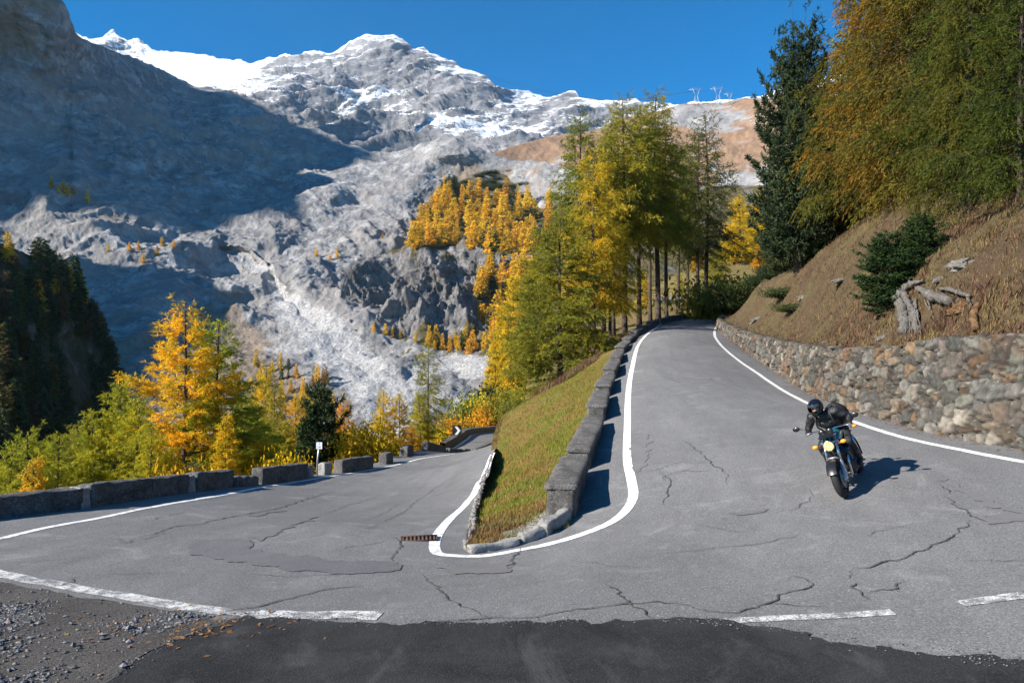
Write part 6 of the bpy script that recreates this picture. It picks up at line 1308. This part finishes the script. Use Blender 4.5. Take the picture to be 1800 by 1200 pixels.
for s in (1, -1):
    b = Build(); b.tube([(.47, s * .09, .84), (.50, s * .19, .84)], .010, 8); i_ = b.obj('indicator', K['black'], mo_); b = Build(); b.ball((.51, s * .225, .84), (.035, .05, .034), 0, 14, 10); b.obj('lens', K['amber'], i_)
    b = Build(); b.tube([(-.86, s * .06, .80), (-.88, s * .14, .80)], .009, 8); i_ = b.obj('indicator', K['black'], mo_); b = Build(); b.ball((-.88, s * .17, .80), (.03, .04, .03), 0, 12, 8); b.obj('lens', K['amber'], i_)
b = Build()                                                    # instruments and small fly screen
for s in (1, -1): b.lathe([(.002, -.06), (.05, -.05), (.055, 0), (.05, .012), (.002, .012)], 'x', (.44, s * .062, 1.03), 20, 0); b.lathe([(.047, -.055), (.002, -.056)], 'x', (.43, s * .062, 1.03), 20, 1)
b.obj('instruments', [K['black'], K['glass']], mo_)
b = Build(); A = np.array([[(.58 - .16 * w_ - 1.2 * u * u, u * (1 - .25 * w_), .965 + .075 * w_) for u in np.linspace(-.125, .125, 9)] for w_ in np.linspace(0, 1, 7)]); b.add(A.reshape(-1, 3), grid_faces(7, 9)); A = A - np.array([.006, 0, .004]); b.add(A.reshape(-1, 3), grid_faces(7, 9)[:, ::-1]); b.obj('fly_screen', K['black'], mo_)
GR = {1: np.array([.20, .37, 1.03]), -1: np.array([.20, -.37, 1.03])}
b = Build(); b.tube([(.18, .37, 1.025), (.22, .28, 1.04), (.33, .13, 1.055), (.36, 0, 1.02), (.33, -.13, 1.055), (.22, -.28, 1.04), (.18, -.37, 1.025)], .012, 10); hb_ = b.obj('handlebar', K['chrome'], mo_)
for s in (1, -1):
    b = Build(); b.tube([(.175, s * .385, 1.023), (.215, s * .27, 1.04)], .018, 12); b.obj('grip', K['rub'], hb_)
    b = Build(); b.tube([(.26, s * .27, 1.045), (.265, s * .34, 1.035), (.235, s * .42, 1.015)], [.008, .007, .006], 7); b.obj('lever', K['silver'], hb_)
    b = Build(); b.tube([(.25, s * .25, 1.05), (.27, s * .32, 1.12), (.27, s * .44, 1.16)], .007, 7, 0); b.ball((.262, s * .48, 1.165), (.018, .062, .042), 0, 16, 10); m_ = b.obj('mirror', K['black'], mo_); b = Build(); b.ball((.252, s * .48, 1.165), (.012, .054, .036), 0, 16, 10); b.obj('glass', K['chrome'], m_)
# tank
def loft(secs, n=20, m=0, b=None):
    b = b or Build(); rows = []
    for x, yw, z0, z1, p in secs:
        th = np.linspace(0, 2 * np.pi, n, endpoint=False); c, s = np.cos(th), np.sin(th); rows.append(np.c_[np.full(n, x), yw * np.sign(c) * np.abs(c) ** p, (z0 + z1) / 2 + (z1 - z0) / 2 * np.sign(s) * np.abs(s) ** p])
    V = np.vstack(rows); k = len(secs); i, j = np.meshgrid(np.arange(k - 1), np.arange(n), indexing='ij'); i = i.ravel(); j = j.ravel(); j2 = (j + 1) % n
    return b.add(V, [np.stack([i * n + j, i * n + j2, (i + 1) * n + j2, (i + 1) * n + j], 1), np.array([list(range(n))[::-1]]), np.array([[(k - 1) * n + x for x in range(n)]])], m)
b = loft([(.36, .05, .84, .93, .8), (.33, .11, .80, .975, .75), (.25, .145, .77, 1.01, .75), (.12, .155, .76, 1.015, .75), (-.02, .135, .76, .98, .8), (-.12, .10, .77, .91, .8), (-.17, .06, .78, .86, .9)]); tk_ = b.obj('fuel_tank', K['teal'], mo_)
b = Build()
for s in (1, -1): b.ball((.15, s * .135, .885), (.15, .028, .055), 0, 18, 10, Matrix.Rotation(R(8), 3, 'Y'))
b.obj('stripe', K['cream'], tk_); b = Build(); b.lathe([(.002, .02), (.034, .018), (.036, 0)], 'z', (.12, 0, 1.008), 16); b.obj('filler_cap', K['chrome'], tk_)
loft([(-.14, .09, .76, .87, .8), (-.25, .125, .75, .845, .7), (-.45, .13, .75, .85, .7), (-.55, .115, .76, .885, .7), (-.75, .10, .79, .90, .75), (-.82, .06, .81, .87, .9)]).obj('seat', K['seat'], mo_)
loft([(-.55, .10, .70, .78, .8), (-.75, .10, .72, .80, .8), (-.90, .07, .76, .84, .8), (-.95, .03, .79, .83, .9)]).obj('tail_fairing', K['teal'], mo_)
b = Build(); b.ball((-.95, 0, .79), (.03, .06, .03), 0, 14, 8); b.obj('tail_light', K['red'], mo_)
for s in (1, -1): loft([(-.12, .02, .58, .74, .7), (-.22, .03, .56, .75, .7), (-.40, .03, .58, .75, .7), (-.50, .015, .64, .74, .8)]).obj('side_panel', K['teal'], mo_).location = (0, s * .125, 0)
# engine, frame, exhaust
b = Build(); b.box((.02, 0, .40), (.46, .34, .24)); b.box((.15, 0, .60), (.22, .40, .20), 0, Matrix.Rotation(R(15), 3, 'Y'))
for k in range(6): b.box((.15 + .006 * k, 0, .52 + .034 * k), (.27, .44, .012), 0, Matrix.Rotation(R(15), 3, 'Y'))
for s in (1, -1): b.lathe([(.002, s * .22), (.09, s * .215), (.11, s * .19), (.11, s * .15)], 'y', (-.08, 0, .40), 22); b.lathe([(.002, s * .21), (.06, s * .205), (.08, s * .17)], 'y', (.12, 0, .38), 18)
b.obj('engine', K['eng'], mo_)
b = Build()
for s in (1, -1):
    b.tube([(.38, s * .03, .90), (.30, s * .11, .72), (.30, s * .14, .35), (.15, s * .15, .24), (-.25, s * .15, .26), (-.32, s * .15, .45), (-.25, s * .12, .78), (-.85, s * .09, .74)], .017, 9); b.tube([(.38, s * .03, .93), (.1, s * .08, .80), (-.25, s * .12, .78)], .016, 9)
    b.tube([(-.28, s * .13, .42), (-.73, s * .12, .31)], .024, 9)
b.obj('frame', K['black'], mo_)
for s in (1, -1):
    b = Build(); b.tube([(-.62, s * .14, .36), (-.50, s * .14, .72)], .028, 10); b.obj('shock_absorber', K['chrome'], mo_)
    b = Build(); b.tube([(-.12, s * .15, .34), (-.12, s * .30, .345)], .014, 8); b.obj('footpeg', K['rub'], mo_)
b = Build()
for y in (-.16, -.06, .06, .16): b.tube(catmull([(.27, y, .58), (.37, y, .50), (.33, y * .8, .24), (.10, y * .6 - .04, .17), (-.20, -.10, .18)], 16), .019, 9)
b.tube([(-.20, -.10, .18), (-.38, -.17, .26)], .03, 10); b.tube([(-.36, -.17, .25), (-.44, -.19, .30), (-.92, -.21, .47), (-.95, -.21, .48)], [.03, .048, .05, .035], 16); b.obj('exhaust', K['chrome'], mo_)
b = Build(); b.box((.335, 0, .60), (.03, .26, .22), 0, Matrix.Rotation(R(15), 3, 'Y')); b.obj('oil_cooler', K['black'], mo_)
b = Build(); A = np.array([[(-.73 + .345 * math.cos(a), u, .31 + .345 * math.sin(a)) for u in (-.09, 0, .09)] for a in np.linspace(R(75), R(190), 12)]); b.add(A.reshape(-1, 3), grid_faces(12, 3)); b.obj('rear_mudguard', K['black'], mo_)

# ---- rider: one continuous body grown from tapered limbs, then fused
def seg(b, pts, rad, n=14):
    pts = np.asarray(pts, float); b.tube(pts, rad, n)
    for p, r in zip(pts, np.broadcast_to(rad, (len(pts),))): b.ball(p, r, 0, n, 8)
def V3(*a): return np.array(a, float)
b = Build(); hipc = V3(-.30, 0, .90); ch = V3(-.02, -.02, 1.15); nk = V3(.12, -.045, 1.315); hdp = V3(.195, -.065, 1.415)
b.ball(hipc, (.15, .175, .12)); b.ball(V3(-.22, 0, 1.0), (.13, .155, .13)); b.ball(V3(-.12, 0, 1.08), (.13, .165, .13)); b.ball(ch, (.13, .19, .15)); b.ball(V3(.06, -.02, 1.245), (.10, .20, .085))
seg(b, [V3(.05, -.02, 1.25), nk, hdp], [.075, .06, .06]); b.ball(hdp, (.088, .072, .105)); b.ball(hdp + V3(.088, 0, -.015), (.022, .014, .024), 0, 10, 8); b.ball(hdp + V3(.06, 0, -.075), (.04, .045, .03))
for s in (1, -1):
    sh = V3(.06, s * .19 - .02, 1.275); el = V3(.0, s * .36 - .01, 1.11) if s > 0 else V3(.03, s * .35, 1.09); wr = V3(.135, s * .335, 1.055)
    seg(b, [V3(.06, s * .1 - .02, 1.275), sh, sh * .5 + el * .5, el], [.08, .088, .068, .056]); seg(b, [el, el * .5 + wr * .5, wr], [.056, .052, .038])
    g_ = V3(.195, s * .33, 1.035); b.ball((wr + g_) / 2 + V3(0, 0, .012), (.052, .046, .024), 0, 14, 8)
    for k, (dy, ln) in enumerate(((-.036, .92), (-.012, 1.0), (.012, .96), (.036, .82))):   # four fingers closed over the grip
        c0 = g_ + V3(0, dy, 0); r_ = .031; an_ = np.radians([150, 100, 45, -10, -65 * ln]); pts = [c0 + V3(r_ * math.cos(a) * 1.05, 0, r_ * math.sin(a)) for a in an_]; seg(b, pts, np.array([.0115, .011, .010, .0095, .008]), 8)
    seg(b, [wr + V3(.02, -s * .02, -.012), g_ + V3(-.03, -s * .045, -.02), g_ + V3(.0, -s * .052, -.034)], [.015, .0125, .010], 8)
    hp_ = V3(-.27, s * .10, .88); kn = V3(.17, s * .225, .76); an = V3(-.09, s * .235, .40); toe = V3(.10, s * .25, .335)
    seg(b, [hp_, hp_ * .5 + kn * .5 + V3(0, 0, .01), kn], [.105, .09, .066]); seg(b, [kn, kn * .6 + an * .4 + V3(-.02, 0, 0), an], [.064, .062, .046]); seg(b, [an + V3(-.02, 0, -.01), an + V3(.05, 0, -.03), toe], [.05, .044, .034]); b.ball(an + V3(-.045, 0, -.03), (.035, .038, .03))
tmp = b.obj('tmp', K['leather']); md = tmp.modifiers.new('r', 'REMESH'); md.mode = 'VOXEL'; md.voxel_size = .0075; md.use_smooth_shade = True
sm = tmp.modifiers.new('s', 'SMOOTH'); sm.factor = .5; sm.iterations = 3
dg = bpy.context.evaluated_depsgraph_get(); bm_ = bpy.data.meshes.new_from_object(tmp.evaluated_get(dg)); bpy.data.objects.remove(tmp)
nv_ = len(bm_.vertices); co_ = np.empty(nv_ * 3, np.float32); bm_.vertices.foreach_get('co', co_); co_ = co_.reshape(-1, 3).astype(float)
fold = .010 * fbm(co_ * [9, 9, 16], 3, 5) * (co_[:, 2] < 1.29) * (np.abs(co_[:, 1]) < .345 + 0 * co_[:, 0]); nrm_ = np.empty(nv_ * 3, np.float32); bm_.vertices.foreach_get('normal', nrm_); co_ += nrm_.reshape(-1, 3) * fold[:, None]
bm_.vertices.foreach_set('co', co_.astype(np.float32).ravel()); bm_.materials.clear()
for k in ('leather', 'denim', 'boot', 'glove', 'skin'): bm_.materials.append(K[k])
cen = np.array([p.center for p in bm_.polygons]); mi = np.zeros(len(cen), np.int32); mi[cen[:, 2] < .92] = 1; mi[(cen[:, 2] < .56) & (cen[:, 0] < .13)] = 2; mi[(cen[:, 0] > .125) & (np.abs(cen[:, 1]) > .265) & (cen[:, 2] > .98) & (cen[:, 2] < 1.09)] = 3; mi[(cen[:, 2] > 1.33) & (np.abs(cen[:, 1] + .06) < .11) & (cen[:, 0] > .10)] = 4
bm_.polygons.foreach_set('material_index', mi); bm_.update()
rd = link('person', bm_); rd.matrix_world = MB_; tag(rd, 'person in black leathers and helmet riding the motorcycle, leaning into the bend', 'person')
# helmet: shell with a face opening, turned a little towards the bend
hm = bpy.data.objects.new('helmet', None); COL.objects.link(hm); hm.parent = rd; hm.location = hdp + V3(.0, 0, .022); hm.rotation_euler = (R(-8), R(8), R(-14))
nu, nv2 = 48, 36; th = np.linspace(-np.pi, np.pi, nu, endpoint=False); ph = np.linspace(.02, np.pi * .86, nv2)
def shell(sc): return np.array([[(.148 * math.cos(a) * math.sin(p) * (1.0 + .10 * max(0, math.cos(a)) * (p > 1.7)), .122 * math.sin(a) * math.sin(p), .142 * math.cos(p)) for a in th] for p in ph]) * sc
S1, S2 = shell(1.0), shell(.88); i, j = np.meshgrid(np.arange(nv2 - 1), np.arange(nu), indexing='ij'); i = i.ravel(); j = j.ravel(); j2 = (j + 1) % nu
open_ = (np.abs(th[j] + .06) < 1.02) & (ph[i] > 1.16) & (ph[i] < 1.78); q = np.stack([i * nu + j, (i + 1) * nu + j, (i + 1) * nu + j2, i * nu + j2], 1)[~open_]
b = Build(); b.add(S1.reshape(-1, 3), q); b.add(S2.reshape(-1, 3), q[:, ::-1]); b.obj('shell', K['helmet'], hm)
b = Build(); q2 = np.stack([i * nu + j, (i + 1) * nu + j, (i + 1) * nu + j2, i * nu + j2], 1)[(np.abs(th[j] + .06) < 1.1) & (ph[i] > .92) & (ph[i] < 1.24)]; b.add(S1.reshape(-1, 3) * 1.02, q2); b.obj('visor', K['glass'], hm)
b = Build(); b.lathe([(.085, 0), (.098, .012), (.085, .024)], 'z', (-.01, 0, -.135), 28, 0, True); b.obj('lining', K['seat'], hm)
b = Build()
for s in (1, -1): b.ball(hdp + V3(.078, s * .03, .018), (.012, .016, .009), 0, 10, 8)
b.obj('eyes', K['eye'], rd)
# backpack
bp_ = empty('backpack'); bp_.matrix_world = MB_; tag(bp_, 'black rucksack bulging behind the shoulder of the motorcyclist', 'backpack')
b = Build(); b.ball((-.20, .12, 1.19), (.15, .19, .22), 0, 28, 20, Matrix.Rotation(R(30), 3, 'Y')); V = b.V[0]; b.V[0] = V + .02 * np.c_[perlin(V * 6, 3), perlin(V * 6, 4), perlin(V * 6, 5)]; b.obj('bag', K['pack'], bp_)
b = Build(); b.ball((-.30, .12, 1.16), (.07, .12, .13), 0, 18, 12, Matrix.Rotation(R(30), 3, 'Y')); b.obj('pocket', K['pack'], bp_)
for s in (1, -1): b = Build(); b.tube(catmull([(-.12, s * .12 + .02, 1.33), (.03, s * .13 - .01, 1.365), (.155, s * .125 - .02, 1.26), (.13, s * .15 - .02, 1.10), (-.10, s * .17, .99)], 20), .014, 6); b.obj('strap', K['seat'], bp_)
# ================================================================== thin mountain air
b = Build(); b.box((0, 2450, 650), (13000, 6300, 2100))
me = mesh('haze', np.vstack(b.V), b.F, False); hz_ = link('haze', me); tag(hz_, kind='stuff')
t = NT('haze'); t.n.remove(t.b); pv = t.n.new('ShaderNodeVolumePrincipled'); pv.inputs['Color'].default_value = (.42, .68, 1, 1); pv.inputs['Density'].default_value = .00003; pv.inputs['Anisotropy'].default_value = .2
t.l(pv.outputs[0], t.n['Material Output'].inputs['Volume']); me.materials.append(t.m)
